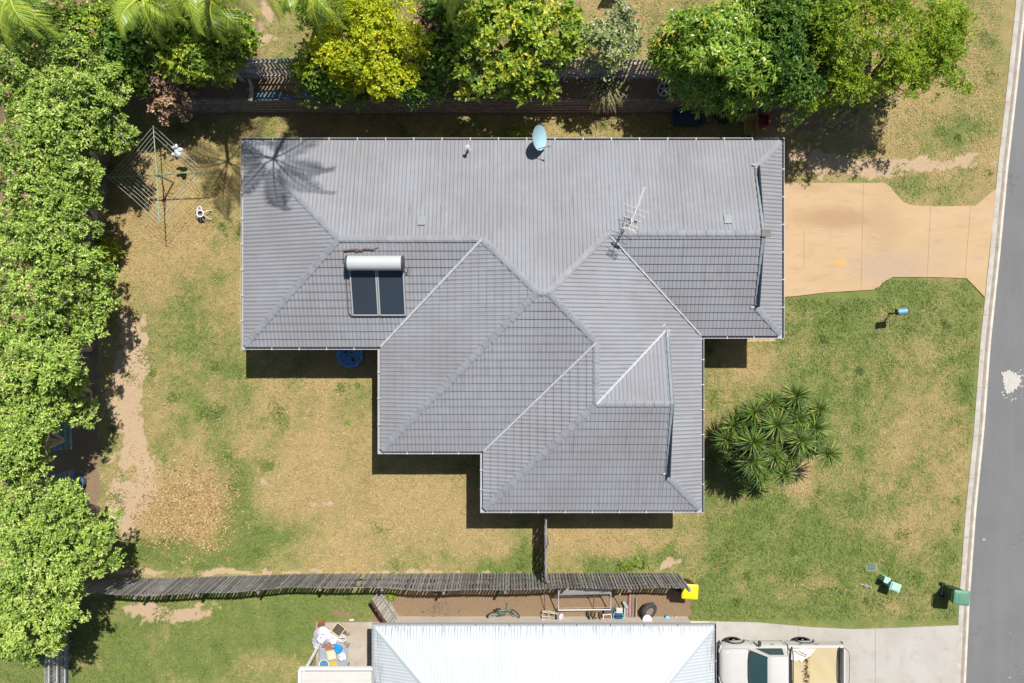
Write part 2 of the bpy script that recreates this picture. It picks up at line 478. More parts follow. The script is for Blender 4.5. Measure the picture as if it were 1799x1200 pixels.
def build_straw():
    rg = np.random.default_rng(21); n = 330000
    x = rg.uniform(-19.5, 20, n); y = rg.uniform(-14.3, 14.3, n)
    ok, gm, dm = open_lawn(x, y)
    cl = fbm(x, y, 3.2, 3, 55)
    ok &= rg.random(n) < np.clip((.95 - gm) * 1.5 * (1 - dm * .8) * np.clip((cl - .30) * 3, 0.15, 1), 0, 1)
    x, y = x[ok], y[ok]
    m = leaf_mat('straw_blades', [(0.0, (.17, .125, .055)), (.35, (.34, .255, .11)), (.7, (.50, .39, .19)), (1.0, (.66, .54, .30))], .15, .75, .15)
    blade_cloud('dry_grass', 'bleached straw lying over the dry parts of the lawn', 'dry grass', x, y, .01, .04, (.05, .14), (.003, .008), (.02, .35), np.clip(rg.normal(.5, .27, len(x)), 0, 1), m, 22)
    c = 900; cx = rg.uniform(-17, 20, c); cy = rg.uniform(-14, 14, c); okc, gm, dm = open_lawn(cx, cy)
    okc &= rg.random(c) < np.clip(gm * 1.5 - .2, 0, 1); cx, cy = cx[okc], cy[okc]; c = len(cx)
    per = 60; rr = np.repeat(rg.uniform(.06, .24, c), per)
    x = np.repeat(cx, per) + rg.normal(0, 1, c * per) * rr; y = np.repeat(cy, per) + rg.normal(0, 1, c * per) * rr
    ok, gm, dm = open_lawn(x, y)
    tt = np.repeat(rg.uniform(0, 1, c), per)[ok]
    m = leaf_mat('tuft_blades', [(0.0, (.085, .14, .03)), (.5, (.145, .215, .045)), (1.0, (.25, .32, .07))], .2, .6, .2)
    blade_cloud('grass_tufts', 'darker green grass tufts dotted through the lawns', 'grass tufts', x[ok], y[ok], .0, .01, (.07, .16), (.006, .012), (.3, 1.2), np.clip(tt + rg.normal(0, .15, len(tt)), 0, 1), m, 23)
build_straw()

def build_litter():
    rg = np.random.default_rng(8)
    n = 9500
    px = rg.uniform(230, 430, n); py = rg.uniform(800, 990, n)
    x = (px - 899.5) / PPM; y = (600 - py) / PPM
    lf = ground_attr(x, y)[3]; ok = rg.random(n) < lf * 1.3
    x, y = x[ok], y[ok]; n = len(x)
    a = rg.uniform(0, 2 * PI, n); L = rg.uniform(.045, .10, n); w = L * rg.uniform(.2, .38, n); t = rg.uniform(-.3, .3, n)
    p = np.stack([x, y, hz(x, y) + .035 + rg.uniform(0, .03, n)], -1); d = np.stack([np.cos(a), np.sin(a), t], -1); q = np.stack([-np.sin(a), np.cos(a), rg.uniform(-.4, .4, n)], -1)
    co = np.stack([p, p + d * (L * .5)[:, None] + q * w[:, None], p + d * L[:, None], p + d * (L * .5)[:, None] - q * w[:, None]], 1).reshape(-1, 3)
    me = mesh_np('fallen_leaves', co, np.arange(4 * n, dtype=np.int32).reshape(-1, 4))
    me.attributes.new('tint', 'FLOAT', 'FACE').data.foreach_set('value', rg.random(n).astype(np.float32))
    m = leaf_mat('litter_leaf', [(0.0, (.17, .10, .045)), (.5, (.37, .245, .11)), (1.0, (.58, .43, .23))], .1, .7, .2)
    tag(finish('fallen_leaves', me, m), 'patch of fallen brown leaves at the lower left of the back lawn', 'leaves', kind='stuff')
build_litter()

# ------------------------------------------------------------------ road, kerb, driveways
def road_material():
    m, nt, b, out = NT('asphalt')
    v = coord(nt)
    n1 = noise(nt, v, 0.5, 5, 0.6); n2 = noise(nt, v, 90, 3, 0.7); n3 = noise(nt, stretch(nt, v, 1.2, 0.12, 1), 2.0, 4)
    c = mixc(nt, ramp(nt, n1, [(0.35, 0.0), (0.65, 1.0)]), (0.125, 0.127, 0.131), (0.105, 0.107, 0.11))
    c = mixc(nt, ramp(nt, n3, [(0.45, 0.0), (0.7, 0.6)]), c, (0.145, 0.145, 0.15))
    c = mixc(nt, ramp(nt, n2, [(0.42, 0.0), (0.6, 0.55)]), c, (0.19, 0.19, 0.19))
    vo = nd(nt, 'TexVoronoi', {'Scale': 0.55}, feature='DISTANCE_TO_EDGE')
    wv = nd(nt, 'VectorMath', operation='ADD'); nt.links.new(v, wv.inputs[0])
    nz = nd(nt, 'TexNoise', {'Scale': 2.0, 'Detail': 4.0}); nt.links.new(v, nz.inputs[0])
    nt.links.new(nz.outputs[1], wv.inputs[1]); nt.links.new(wv.outputs[0], vo.inputs['Vector'])
    cr = math_(nt, 'MULTIPLY', ramp(nt, vo.outputs[0], [(0.0, 1.0), (0.012, 0.0)]), ramp(nt, noise(nt, v, 0.35, 2), [(0.5, 0.0), (0.62, 0.55)]))
    c = mixc(nt, cr, c, (0.06, 0.06, 0.06))
    nt.links.new(c, b.inputs['Base Color']); b.inputs['Roughness'].default_value = 0.9
    bn = nd(nt, 'Bump', {'Strength': 0.4, 'Distance': 0.01, 'Height': n2}); nt.links.new(bn.outputs[0], b.inputs['Normal'])
    return m

ky = [60, 40, 28, 20, 16] + [14.1 - i * 0.6 for i in range(48)] + [-16, -20, -28, -40, -60]
kx = [float(kerb_x(y)) for y in ky]
mb = MB()
mb.add([v for y, x in zip(ky, kx) for v in ((x + 0.3, y, -0.105), (x + 9.0, y, -0.06), (x + 14, y, -0.10))],
       [f for i in range(len(ky) - 1) for f in ((3 * i, 3 * i + 3, 3 * i + 4, 3 * i + 1), (3 * i + 1, 3 * i + 4, 3 * i + 5, 3 * i + 2))])
tag(mb.build('road', road_material()), 'grey asphalt street running down the right edge', 'road', kind='structure')

def concrete(name, c1, c2, stain, sc=1.0, sx=1, sy=1, marks=()):
    m, nt, b, out = NT(name)
    v = coord(nt)
    n1 = noise(nt, stretch(nt, v, sx, sy, 1), 0.8 * sc, 5, 0.6); n2 = noise(nt, v, 45, 4, 0.7); n3 = noise(nt, stretch(nt, v, sx, sy, 1), 2.6 * sc, 5, 0.65)
    c = mixc(nt, ramp(nt, n1, [(0.38, 0.0), (0.66, 1.0)]), c1, c2)
    c = mixc(nt, ramp(nt, n3, [(0.52, 0.0), (0.75, 0.7)]), c, stain)
    c = mixc(nt, ramp(nt, n2, [(0.45, 0.0), (0.75, 0.35)]), c, tuple(x * 0.7 for x in c1))
    for (mx, my), (rx, ry), mc, am in marks:        # wear stains with a place of their own
        w_ = P(mx, my); mp = nd(nt, 'Mapping', {'Location': (-w_.x * PPM / rx, -w_.y * PPM / ry, 0), 'Scale': (PPM / rx, PPM / ry, 0)}); nt.links.new(v, mp.inputs[0])
        ln = nd(nt, 'VectorMath', operation='LENGTH'); nt.links.new(mp.outputs[0], ln.inputs[0])
        f = math_(nt, 'ADD', ln.outputs['Value'], math_(nt, 'MULTIPLY', math_(nt, 'SUBTRACT', n3, .5), 1.6))
        c = mixc(nt, ramp(nt, f, [(.45, am), (1.0, 0.0)]), c, mc)
    nt.links.new(c, b.inputs['Base Color']); b.inputs['Roughness'].default_value = 0.85
    bn = nd(nt, 'Bump', {'Strength': 0.2, 'Distance': 0.01, 'Height': n2}); nt.links.new(bn.outputs[0], b.inputs['Normal'])
    return m
m_kerb = concrete('kerb_concrete', (0.44, 0.41, 0.36), (0.34, 0.31, 0.27), (0.23, 0.19, 0.16), 2.5)
m_kerb2 = concrete('kerb_channel_concrete', (0.27, 0.24, 0.21), (0.20, 0.17, 0.15), (0.36, 0.32, 0.27), 3.0)
m_lip = concrete('kerb_lip_concrete', (0.56, 0.52, 0.44), (0.46, 0.41, 0.33), (0.33, 0.25, 0.17), 3.0)
ks = thing('kerb', 'pale concrete kerb and channel between the lawn and the street', 'kerb'); ks['kind'] = 'structure'
def strip(prof, name, m):
    b_ = MB()
    n = len(prof)
    vs = [(x + p[0], y, p[1]) for y, x in zip(ky, kx) for p in prof]
    fs = [(i * n + j, (i + 1) * n + j, (i + 1) * n + j + 1, i * n + j + 1) for i in range(len(ky) - 1) for j in range(n - 1)]
    b_.add(vs, fs).build(name, m, ks, True)
strip([(0.0, -0.3), (0.0, 0.018), (0.02, 0.028), (0.20, 0.026)], 'kerb_top', m_kerb)
strip([(0.20, 0.026), (0.27, -0.02), (0.33, -0.09), (0.40, -0.10)], 'channel', m_kerb2)
strip([(0.40, -0.10), (0.41, -0.088), (0.50, -0.084), (0.51, -0.14)], 'kerb_lip', m_lip)
mb = MB()
for yy in (13.2, 9.9, 7.0, 3.9, 1.1, -1.9, -3.9, -5.5, -8.1, -10.6, -13.2):
    x = float(kerb_x(yy)); mb.box((x + 0.10, yy, 0.0), (0.19, 0.012, 0.056)).box((x + 0.41, yy, -.13), (.16, .012, .085))
mb.build('joint', M('joint_dark', (0.15, 0.13, 0.11), 0.9), ks)

mb = MB()
rg = random.Random(5)
sp = P(1776, 670, -0.09)
pts = []
for i in range(72):
    a = 2 * PI * i / 72
    r = (0.40 + 0.05 * math.sin(3 * a + 1) + rg.uniform(-0.055, 0.05)) * (1.0 if rg.random() > 0.12 else 1.16)
    pts.append((sp.x + r * math.cos(a) * 0.92, sp.y + r * math.sin(a) * 1.15))
zr = -0.105 + 0.045 * ((sp.x - float(kerb_x(sp.y)) - 0.3) / 8.7)
mb.prism(pts, zr - 0.03, zr + 0.012)
for i in range(26):
    a = rg.uniform(-2.4, 0.9); r = rg.uniform(0.45, 0.68)
    q = (sp.x + r * math.cos(a) * .9, sp.y + r * math.sin(a) * 1.2); s_ = rg.uniform(0.015, 0.05)
    mb.prism([(q[0] + s_ * math.cos(t) * rg.uniform(.6, 1.3), q[1] + s_ * math.sin(t) * rg.uniform(.6, 1.3)) for t in (0, 1.2, 2.4, 3.6, 4.8)], zr - 0.03, zr + 0.010)
tag(mb.build('paint_splash', M('spilt_paint', (0.44, 0.42, 0.385), 0.8, 0.2, 9)), 'dried white paint splash on the grey street surface', 'paint spill')
mb = MB()
for px, py, l, a in ((1728, 948, .22, 1.1), (1774, 1190, .15, .4), (1775, 1112, .08, .2), (1750, 800, .05, 0), (1772, 880, .06, .5)):
    c = P(px, py, -0.09); s_ = l / 2
    mb.prism([(c.x + math.cos(t + a) * s_ * (1 if k % 2 else .5), c.y + math.sin(t + a) * s_ * .5) for k, t in enumerate((0, 1, 2, 3.1, 4.2, 5.3))], -0.14, -0.086)
tag(mb.build('road_scuff', M('pale_scuff', (0.33, 0.33, 0.33), 0.9)), 'small pale scuff marks scattered over the asphalt street', 'road marks', kind='structure')

def slab(name, pxpts, m, z0, z1, label, cat):
    b_ = MB()
    pts = [(P(*q).x, P(*q).y) for q in pxpts]
    if sum(a[0] * b[1] - b[0] * a[1] for a, b in zip(pts, pts[1:] + pts[:1])) < 0: pts = pts[::-1]
    b_.prism(pts, z0, z1)
    return tag(b_.build(name, m), label, cat, kind='structure')
m_drive = concrete('sandstone_driveway', (0.425, 0.30, 0.172), (0.40, 0.272, 0.145), (0.30, 0.215, 0.15), 0.9, 0.5, 1.5,
    [((1465, 385), (90, 26), (.27, .165, .085), .55), ((1560, 470), (90, 40), (.335, .245, .175), .75), ((1550, 400), (40, 60), (.33, .225, .13), .5), ((1475, 462), (14, 9), (.50, .285, .07), .7), ((1640, 450), (70, 40), (.36, .26, .16), .4), ((1420, 330), (50, 12), (.33, .2, .1), .4)])
dv = slab('driveway', [(1300, 322), (1553, 322), (1563, 328), (1574, 342), (1586, 355), (1600, 361), (1640, 363), (1712, 362), (1728, 348), (1748, 332), (1742, 400), (1735, 460), (1729, 522),
     (1713, 505), (1697, 489), (1640, 487), (1567, 487), (1554, 494), (1543, 504), (1532, 509), (1450, 514), (1400, 520), (1300, 528)], m_drive, -0.1, 0.045, 'sandy coloured concrete driveway from the street to the house', 'driveway')
m_jt = M('driveway_joint', (0.31, 0.205, 0.105), 0.9)
mb = MB()
for a, b_ in (((1634, 364), (1628, 486)), ((1704, 363), (1694, 488)), ((1516, 323), (1512, 510)), ((1412, 405), (1412, 470))):
    mb.bar(P(*a) + Vector((0, 0, .0465)), P(*b_) + Vector((0, 0, .0465)), 0.016, 0.004)
mb.build('joint', m_jt, dv)
mb = MB()
rg = random.Random(12)
for px, py, l in ((1408, 405, .22), (1412, 466, .3), (1440, 402, .5), (1500, 482, .25), (1540, 415, .6), (1535, 425, .4), (1515, 470, .6), (1420, 476, .2), (1495, 430, .4), (1590, 478, .3)):
    c = P(px, py); a = rg.uniform(-0.45, 0.1)
    mb.prism([(c.x + math.cos(a) * l * u - math.sin(a) * w_, c.y + math.sin(a) * l * u + math.cos(a) * w_) for u, w_ in ((-.5, -.008), (0, -.022), (.5, -.006), (.45, .012), (-.1, .02), (-.5, .008))], 0.030, 0.0475)
mb.build('scrape_mark', M('driveway_scrape', (0.49, 0.37, 0.24), 0.9), dv)
m_conc = concrete('grey_concrete', (0.385, 0.365, 0.335), (0.34, 0.315, 0.28), (0.28, 0.24, 0.20), 0.7)
nd_ = slab('neighbour_driveway', [(1240, 1091), (1330, 1093), (1420, 1101), (1500, 1105), (1590, 1102), (1684, 1098), (1680, 1200), (1677, 1300), (1240, 1300)], m_conc, -0.1, 0.04, 'pale grey concrete driveway under the parked pickup', 'driveway')
mb = MB()
for a, b_ in (((1537, 1104), (1537, 1290)), ((1402, 1101), (1402, 1290))):
    mb.bar(P(*a) + Vector((0, 0, .0415)), P(*b_) + Vector((0, 0, .0415)), 0.02, 0.004)
mb.build('joint', M('grey_joint', (0.27, 0.25, 0.23), 0.9), nd_)
slab('side_path', [(690, 1091), (1245, 1091), (1245, 1120), (690, 1120)], concrete('pale_path', (0.58, 0.53, 0.45), (0.53, 0.48, 0.40), (0.42, 0.36, 0.29), 2), -0.1, 0.05, 'narrow pale concrete strip along the white roofed house', 'path')
slab('patio', [(556, 1093), (700, 1092), (700, 1290), (556, 1290)], concrete('patio_concrete', (0.39, 0.345, 0.29), (0.31, 0.26, 0.205), (0.24, 0.19, 0.145), 1.2), -0.1, 0.06, 'stained concrete patio beside the white roofed house', 'patio')
slab('porch_path', [(1200, 545), (1365, 545), (1362, 600), (1312, 601), (1312, 596), (1200, 596)], m_drive, -0.1, 0.03, 'sandy concrete porch path beside the house entry', 'path')

# ------------------------------------------------------------------ the tiled house
EZ, T = 2.50, 0.33            # eave height and roof slope (rise per metre)
POLY = [(-10.3, 7.7), (10.35, 7.7), (10.35, .28), (7.25, .28), (7.25, -6.45), (-1.06, -6.45), (-1.06, -4.18), (-5.02, -4.18), (-5.02, -.15), (-10.3, -.15)]

def tile_material():
    m, nt, b, out = NT('roof_tile')
    uv = nd(nt, 'UVMap').outputs[0]
    v = coord(nt)
    fl = nd(nt, 'VectorMath', operation='FLOOR')
    nt.links.new(stretch(nt, uv, 1 / 0.3, 1 / 0.297, 1), fl.inputs[0])
    wn_ = nd(nt, 'TexWhiteNoise', noise_dimensions='3D'); nt.links.new(fl.outputs[0], wn_.inputs[0])
    st = noise(nt, stretch(nt, uv, 3.5, 0.35, 1), 1.6, 6, 0.65)
    big = noise(nt, v, 0.35, 4, 0.6)
    c = mixc(nt, ramp(nt, big, [(0.4, 0.0), (0.6, 1.0)]), (0.222, 0.231, 0.254), (0.194, 0.196, 0.21))
    c = mixc(nt, math_(nt, 'MULTIPLY', wn_.outputs[0], 0.30), c, (0.185, 0.187, 0.204))
    c = mixc(nt, ramp(nt, st, [(0.555, 0.0), (0.74, 0.7)]), c, (0.125, 0.12, 0.12))
    c = mixc(nt, ramp(nt, noise(nt, v, 1.1, 5, 0.7), [(0.58, 0.0), (0.72, 0.35)]), c, (0.285, 0.27, 0.245))
    nt.links.new(c, b.inputs['Base Color'])
    b.inputs['Roughness'].default_value = 0.62
    b.inputs['Specular IOR Level'].default_value = 0.35
    bn = nd(nt, 'Bump', {'Strength': 0.25, 'Distance': 0.01, 'Height': noise(nt, v, 60, 3)}); nt.links.new(bn.outputs[0], b.inputs['Normal'])
    return m
m_tile = tile_material()
m_cap = M('ridge_cap_tile', (0.225, 0.236, 0.26), 0.62, 0.25, 2.5, bump=0.2)
m_cap2 = M('gable_cap_tile', (0.19, 0.225, 0.25), 0.6, 0.25, 4, bump=0.2)
m_gut = M('gutter_paint', (0.36, 0.36, 0.37), 0.5, 0.15, 3)
m_fasc = M('fascia_paint', (0.60, 0.57, 0.53), 0.55, 0.12, 3)
m_valley = M('galvanised_valley', (0.43, 0.45, 0.475), 0.4, 0.25, 8, metal=0.0)
m_brick = None

house = thing('house', 'large single storey house with grey tiled hip roof in the middle', 'house')
house.scale = (.985, .985, 1)

def tile_plane(org, ud, umax, lo, hi, vdir, name='roof'):
    """tiled roof face: org + u*ud + v*vdir in plan, rising T per metre; lo/hi give the v limits as piecewise-linear lists over u"""
    lu = np.array([q[0] for q in lo]); lv = np.array([q[1] for q in lo]); hu = np.array([q[0] for q in hi]); hv = np.array([q[1] for q in hi])
    u0, u1 = max(lu[0], hu[0]), min(lu[-1], hu[-1])
    us = np.unique(np.round(np.concatenate([np.arange(u0, u1, 0.025), lu, hu, [u0, u1]]), 4))
    us = us[(us >= u0 - 1e-6) & (us <= u1 + 1e-6)]
    L = np.interp(us, lu, lv); Hh = np.interp(us, hu, hv)
    ph = (us / 0.15) % 1.0
    prof = 0.022 * np.clip(np.cos((ph - 0.5) * 2 * PI) * 1.25 - 0.05, 0, 1) ** 0.8
    prof += 0.004 * (((us / 0.3) % 1.0) > 0.9)
    G = 0.297
    nrow = int(np.ceil(Hh.max() / G)) + 1
    off = -0.06
    rows = []
    for j in range(nrow):
        a = off + j * G; b_ = a + G
        va = np.clip(a, L, Hh) if j else np.where(L <= 0.0001, off, np.clip(a, L, Hh)); vb = np.clip(b_, L, Hh)
        jit = 0.004 * (vnoise(us, us * 0 + j * 3.7, 3.3, 5) - .5)
        da = 0.050 + prof + jit - 0.038 * (va - a) / G; db = 0.012 + prof * 0.92 + jit
        db = np.where(vb < b_ - 1e-6, 0.050 + prof - 0.038 * (vb - a) / G, db)
        rows.append((va, da)); rows.append((vb, db))
    nu = len(us)
    vs = np.zeros((len(rows), nu, 3)); uvv = np.zeros((len(rows), nu, 2))
    ox, oy = org; 
    for k, (v_, d_) in enumerate(rows):
        vs[k, :, 0] = ox + us * ud[0] + v_ * vdir[0]; vs[k, :, 1] = oy + us * ud[1] + v_ * vdir[1]
        vs[k, :, 2] = EZ + v_ * T + d_
        uvv[k, :, 0] = us; uvv[k, :, 1] = v_ + (0.002 if k % 2 == 0 else -0.002) - off
    co = vs.reshape(-1, 3)
    i = np.arange((len(rows) - 1) * (nu - 1)); r = i // (nu - 1); c = i % (nu - 1); a = r * nu + c
    q = np.stack([a, a + 1, a + nu + 1, a + nu], -1)
    e1 = np.linalg.norm(co[q[:, 0]] - co[q[:, 3]], axis=1); e2 = np.linalg.norm(co[q[:, 1]] - co[q[:, 2]], axis=1)
    inr = np.ones(len(q), bool)
    odd = (r % 2 == 1)
    vv = uvv.reshape(-1, 2)
    riser_ok = np.ones(len(q), bool)
    rv = np.array([rw[0] for rw in rows])
    Lr = np.broadcast_to(L, rv.shape); Hr = np.broadcast_to(Hh, rv.shape)
    mid = (rv > Lr + 1e-5) & (rv < Hr - 1e-5)
    mf_ = mid.reshape(-1)
    riser_ok = mf_[q[:, 0]] | mf_[q[:, 1]]
    keep = np.where(odd, riser_ok, (e1 > 1e-4) | (e2 > 1e-4))
    keep &= ~((~odd) & (np.abs(rv.reshape(-1)[q[:, 0]] - rv.reshape(-1)[q[:, 3]]) < 1e-5) & (np.abs(rv.reshape(-1)[q[:, 1]] - rv.reshape(-1)[q[:, 2]]) < 1e-5))
    q = q[keep]
    if ud[0] * vdir[1] - ud[1] * vdir[0] < 0: q = q[:, ::-1]
    me = mesh_np(name, co, q)
    uvl = me.uv_layers.new(name='UVMap')
    uvl.data.foreach_set('uv', vv[q.ravel()].astype(np.float32).ravel())
    return finish(name, me, m_tile, roof)

roof = MB()
roof.add([(x, y, EZ - 0.12) for x, y in POLY], [list(range(len(POLY)))[::-1]])
roof = roof.build('roof', M('soffit_paint', (0.62, 0.60, 0.56), 0.7, 0.1), house)
# north
tile_plane((0, 7.7), (1, 0), 1, [(-10.3, 0), (10.35, 0)], [(-10.3, 0), (-6.375, 3.925), (-1.095, 3.925), (.92, 5.94), (1.31, 5.94), (3.54, 3.71), (9.33, 3.71), (9.331, 1.05), (10.35, 0)], (0, -1), 'tiled_slope')
# west end
tile_plane((-10.3, 0), (0, 1), 1, [(-.15, 0), (7.7, 0)], [(-.15, 0), (3.775, 3.925), (7.7, 0)], (1, 0), 'tiled_slope')
# south of the left wing
tile_plane((0, -.15), (1, 0), 1, [(-10.3, 0), (-5.02, 0), (-1.095, 3.925)], [(-10.3, 0), (-6.375, 3.925), (-1.095, 3.925)], (0, 1), 'tiled_slope')
# west of the middle block
tile_plane((-5.02, 0), (0, 1), 1, [(-4.18, 0), (-.15, 0), (3.775, 3.925)], [(-4.18, 0), (1.76, 5.94), (3.775, 3.925)], (1, 0), 'tiled_slope')
# south of the middle block
tile_plane((0, -4.18), (1, 0), 1, [(-5.02, 0), (-1.06, 0), (3.095, 4.155)], [(-5.02, 0), (.92, 5.94), (1.31, 5.94), (3.095, 4.155)], (0, 1), 'tiled_slope')
# west of the lower block
tile_plane((-1.06, 0), (0, 1), 1, [(-6.45, 0), (-4.18, 0), (-.025, 4.155)], [(-6.45, 0), (-2.295, 4.155), (-.025, 4.155)], (1, 0), 'tiled_slope')
# east: skirt below the gablet, then the upper part
tile_plane((7.25, 0), (0, 1), 1, [(-6.45, 0), (.28, 0), (1.68, 1.40)], [(-6.45, 0), (-5.05, 1.4), (1.68, 1.40)], (-1, 0), 'tiled_slope')
tile_plane((7.25, 0), (0, 1), 1, [(-2.295, 4.155), (.46, 1.4), (1.68, 1.4), (3.99, 3.71)], [(-2.295, 4.155), (-.025, 4.155), (1.76, 5.94), (3.99, 3.71)], (-1, 0), 'tiled_slope')
# south of the lower block and the small north face of its gablet
tile_plane((0, -6.45), (1, 0), 1, [(-1.06, 0), (7.25, 0)], [(-1.06, 0), (3.095, 4.155), (5.93, 4.155), (5.931, 1.32), (7.25, 0)], (0, 1), 'tiled_slope')
tile_plane((0, 1.86), (1, 0), 1, [(3.095, 4.155), (5.85, 1.4), (5.93, 1.4)], [(3.095, 4.155), (5.85, 4.155), (5.93, 4.155)], (0, -1), 'tiled_slope')
# right wing: east skirt and south
tile_plane((10.35, 0), (0, 1), 1, [(.28, 0), (7.7, 0)], [(.28, 0), (1.38, 1.1), (6.6, 1.1), (7.7, 0)], (-1, 0), 'tiled_slope')
tile_plane((0, .28), (1, 0), 1, [(3.54, 3.71), (7.25, 0), (10.35, 0)], [(3.54, 3.71), (9.33, 3.71), (9.331, 1.02), (10.35, 0)], (0, 1), 'tiled_slope')

def V3(x, y, f, dz=0.0): return Vector((x, y, EZ + f * T + dz))
def caps(a, b, name='ridge_cap', m=None, w=0.122, slope=0.29, seg=0.36, lift=0.042, step=0.022):
    d = b - a; n = max(1, round(d.length / seg)); dn = d.normalized()
    sd_ = dn.cross(Vector((0, 0, 1))).normalized()
    mb = MB()
    up = Vector((0, 0, 1))
    for i in range(n):
        p0 = a + d * (i / n + 0.008 / d.length * (1 if i else 0)); p1 = a + d * ((i + 1) / n + 0.018 / d.length * (1 if i < n - 1 else 0))
        sh = rnd.uniform(-.003, .003)
        rr = []
        for p, l in ((p0, lift + step), (p1, lift)):
            pts = [(-w, -w * slope - 0.025), (-w * 0.98, -w * slope + 0.02), (-w * 0.42, 0.0), (w * 0.42, 0.0), (w * 0.98, -w * slope + 0.02), (w, -w * slope - 0.025)]
            rr.append([p + sd_ * (x + sh) + up * (z + l) for x, z in pts])
        mb.loft(rr, True, True)
    return mb.build(name, m or m_cap, house)
W1, W2, K1, K2, V1, Mp, Q = (-6.375, 3.775, 3.925), (-1.095, 3.775, 3.925), (.92, 1.76, 5.94), (1.31, 1.76, 5.94), (3.54, 3.99, 3.71), (3.095, -.025, 4.155), (3.095, -2.295, 4.155)
U2, T2 = (9.33, 3.99, 3.71), (5.93, -2.295, 4.155)
A_, B_, C_, E_, F_, H_, J_ = (-10.3, 7.7, 0), (10.35, 7.7, 0), (10.35, .28, 0), (7.25, -6.45, 0), (-1.06, -6.45, 0), (-5.02, -4.18, 0), (-10.3, -.15, 0)
U1, U3, T1, T3 = (9.27, 6.62, 1.08), (9.27, 1.36, 1.08), (5.87, .48, 1.38), (5.87, -5.07, 1.38)
for a, b_ in ((A_, W1), (J_, W1), (H_, K1), (F_, Q), (B_, U1), (C_, U3), (E_, T3)):
    caps(V3(*a), V3(*b_))
for a, b_ in ((W2, K1), (V1, K2), (Mp, K2)):
    caps(V3(*a), V3(*b_))
for a, b_ in ((W1, W2), (K1, K2), (V1, U2), (Q, Mp), (Q, T2)):
    caps(V3(*a), V3(*b_), slope=0.40)
for a, b_ in (((9.28, 6.62, 1.08), (9.28, 3.99, 3.71)), ((9.28, 1.36, 1.08), (9.28, 3.99, 3.71)), ((5.88, .46, 1.40), (5.88, -2.295, 4.155)), ((5.88, -5.05, 1.40), (5.88, -2.295, 4.155))):
    caps(V3(*a), V3(*b_), 'verge_cap', m_cap2, w=0.07, slope=0.05, seg=0.42, lift=0.065)
for c_, f in (((9.36, 3.99), 3.71),):
    MB().box(V3(c_[0], c_[1], f, 0.07), (0.34, 0.26, 0.07)).build('ridge_end_tile', M('brown_cap', (0.16, 0.14, 0.13), 0.7), house)
# valleys
def valley(a, b_, w=0.075):
    a = V3(*a, 0.085); b_ = V3(*b_, 0.085); d = (b_ - a).normalized(); s_ = d.cross(Vector((0, 0, 1))).normalized()
    mb = MB()
    k = Vector((0, 0, 0.018))
    mb.add([a - s_ * w + k, a, a + s_ * w + k, b_ - s_ * w + k, b_, b_ + s_ * w + k], [(0, 1, 4, 3), (1, 2, 5, 4)])
    mb.build('valley_flashing', m_valley, house)
valley((-5.06, -.19, -.04), W2, .045); valley((-1.10, -4.22, -.04), Mp, .035); valley((7.29, .24, -.04), V1, .035); valley((5.85, .46, 1.4), Q, .042)
# gablet walls with their white apron flashing
for x, ya, yb, yc, f0, f1 in ((9.25, 6.6, 1.38, 3.99, 1.1, 3.71), (5.85, .46, -5.05, -2.295, 1.4, 4.155)):
    MB().add([V3(x, ya, f0, -.1), V3(x, yc, f1, .04), V3(x, yb, f0, -.1)], [(0, 1, 2)]).build('gablet_wall', m_fasc, house)
    for a, b_ in ((ya, ya - .8), (yb, yb + .8)):
        mb = MB()
        mb.add([(x + .02, a, EZ + f0 * T + .13), (x + .02, b_, EZ + f0 * T + .13), (x + .13, b_, EZ + (f0 - .13) * T + .095), (x + .13, a, EZ + (f0 - .13) * T + .095)], [(0, 1, 2, 3)])
        mb.box((x + 0.03, (a + b_) / 2, EZ + f0 * T + .11), (0.03, abs(a - b_), 0.10))
        mb.build('apron_flashing', M('white_flashing', (0.50, 0.51, 0.52), 0.5, 0.1), house)

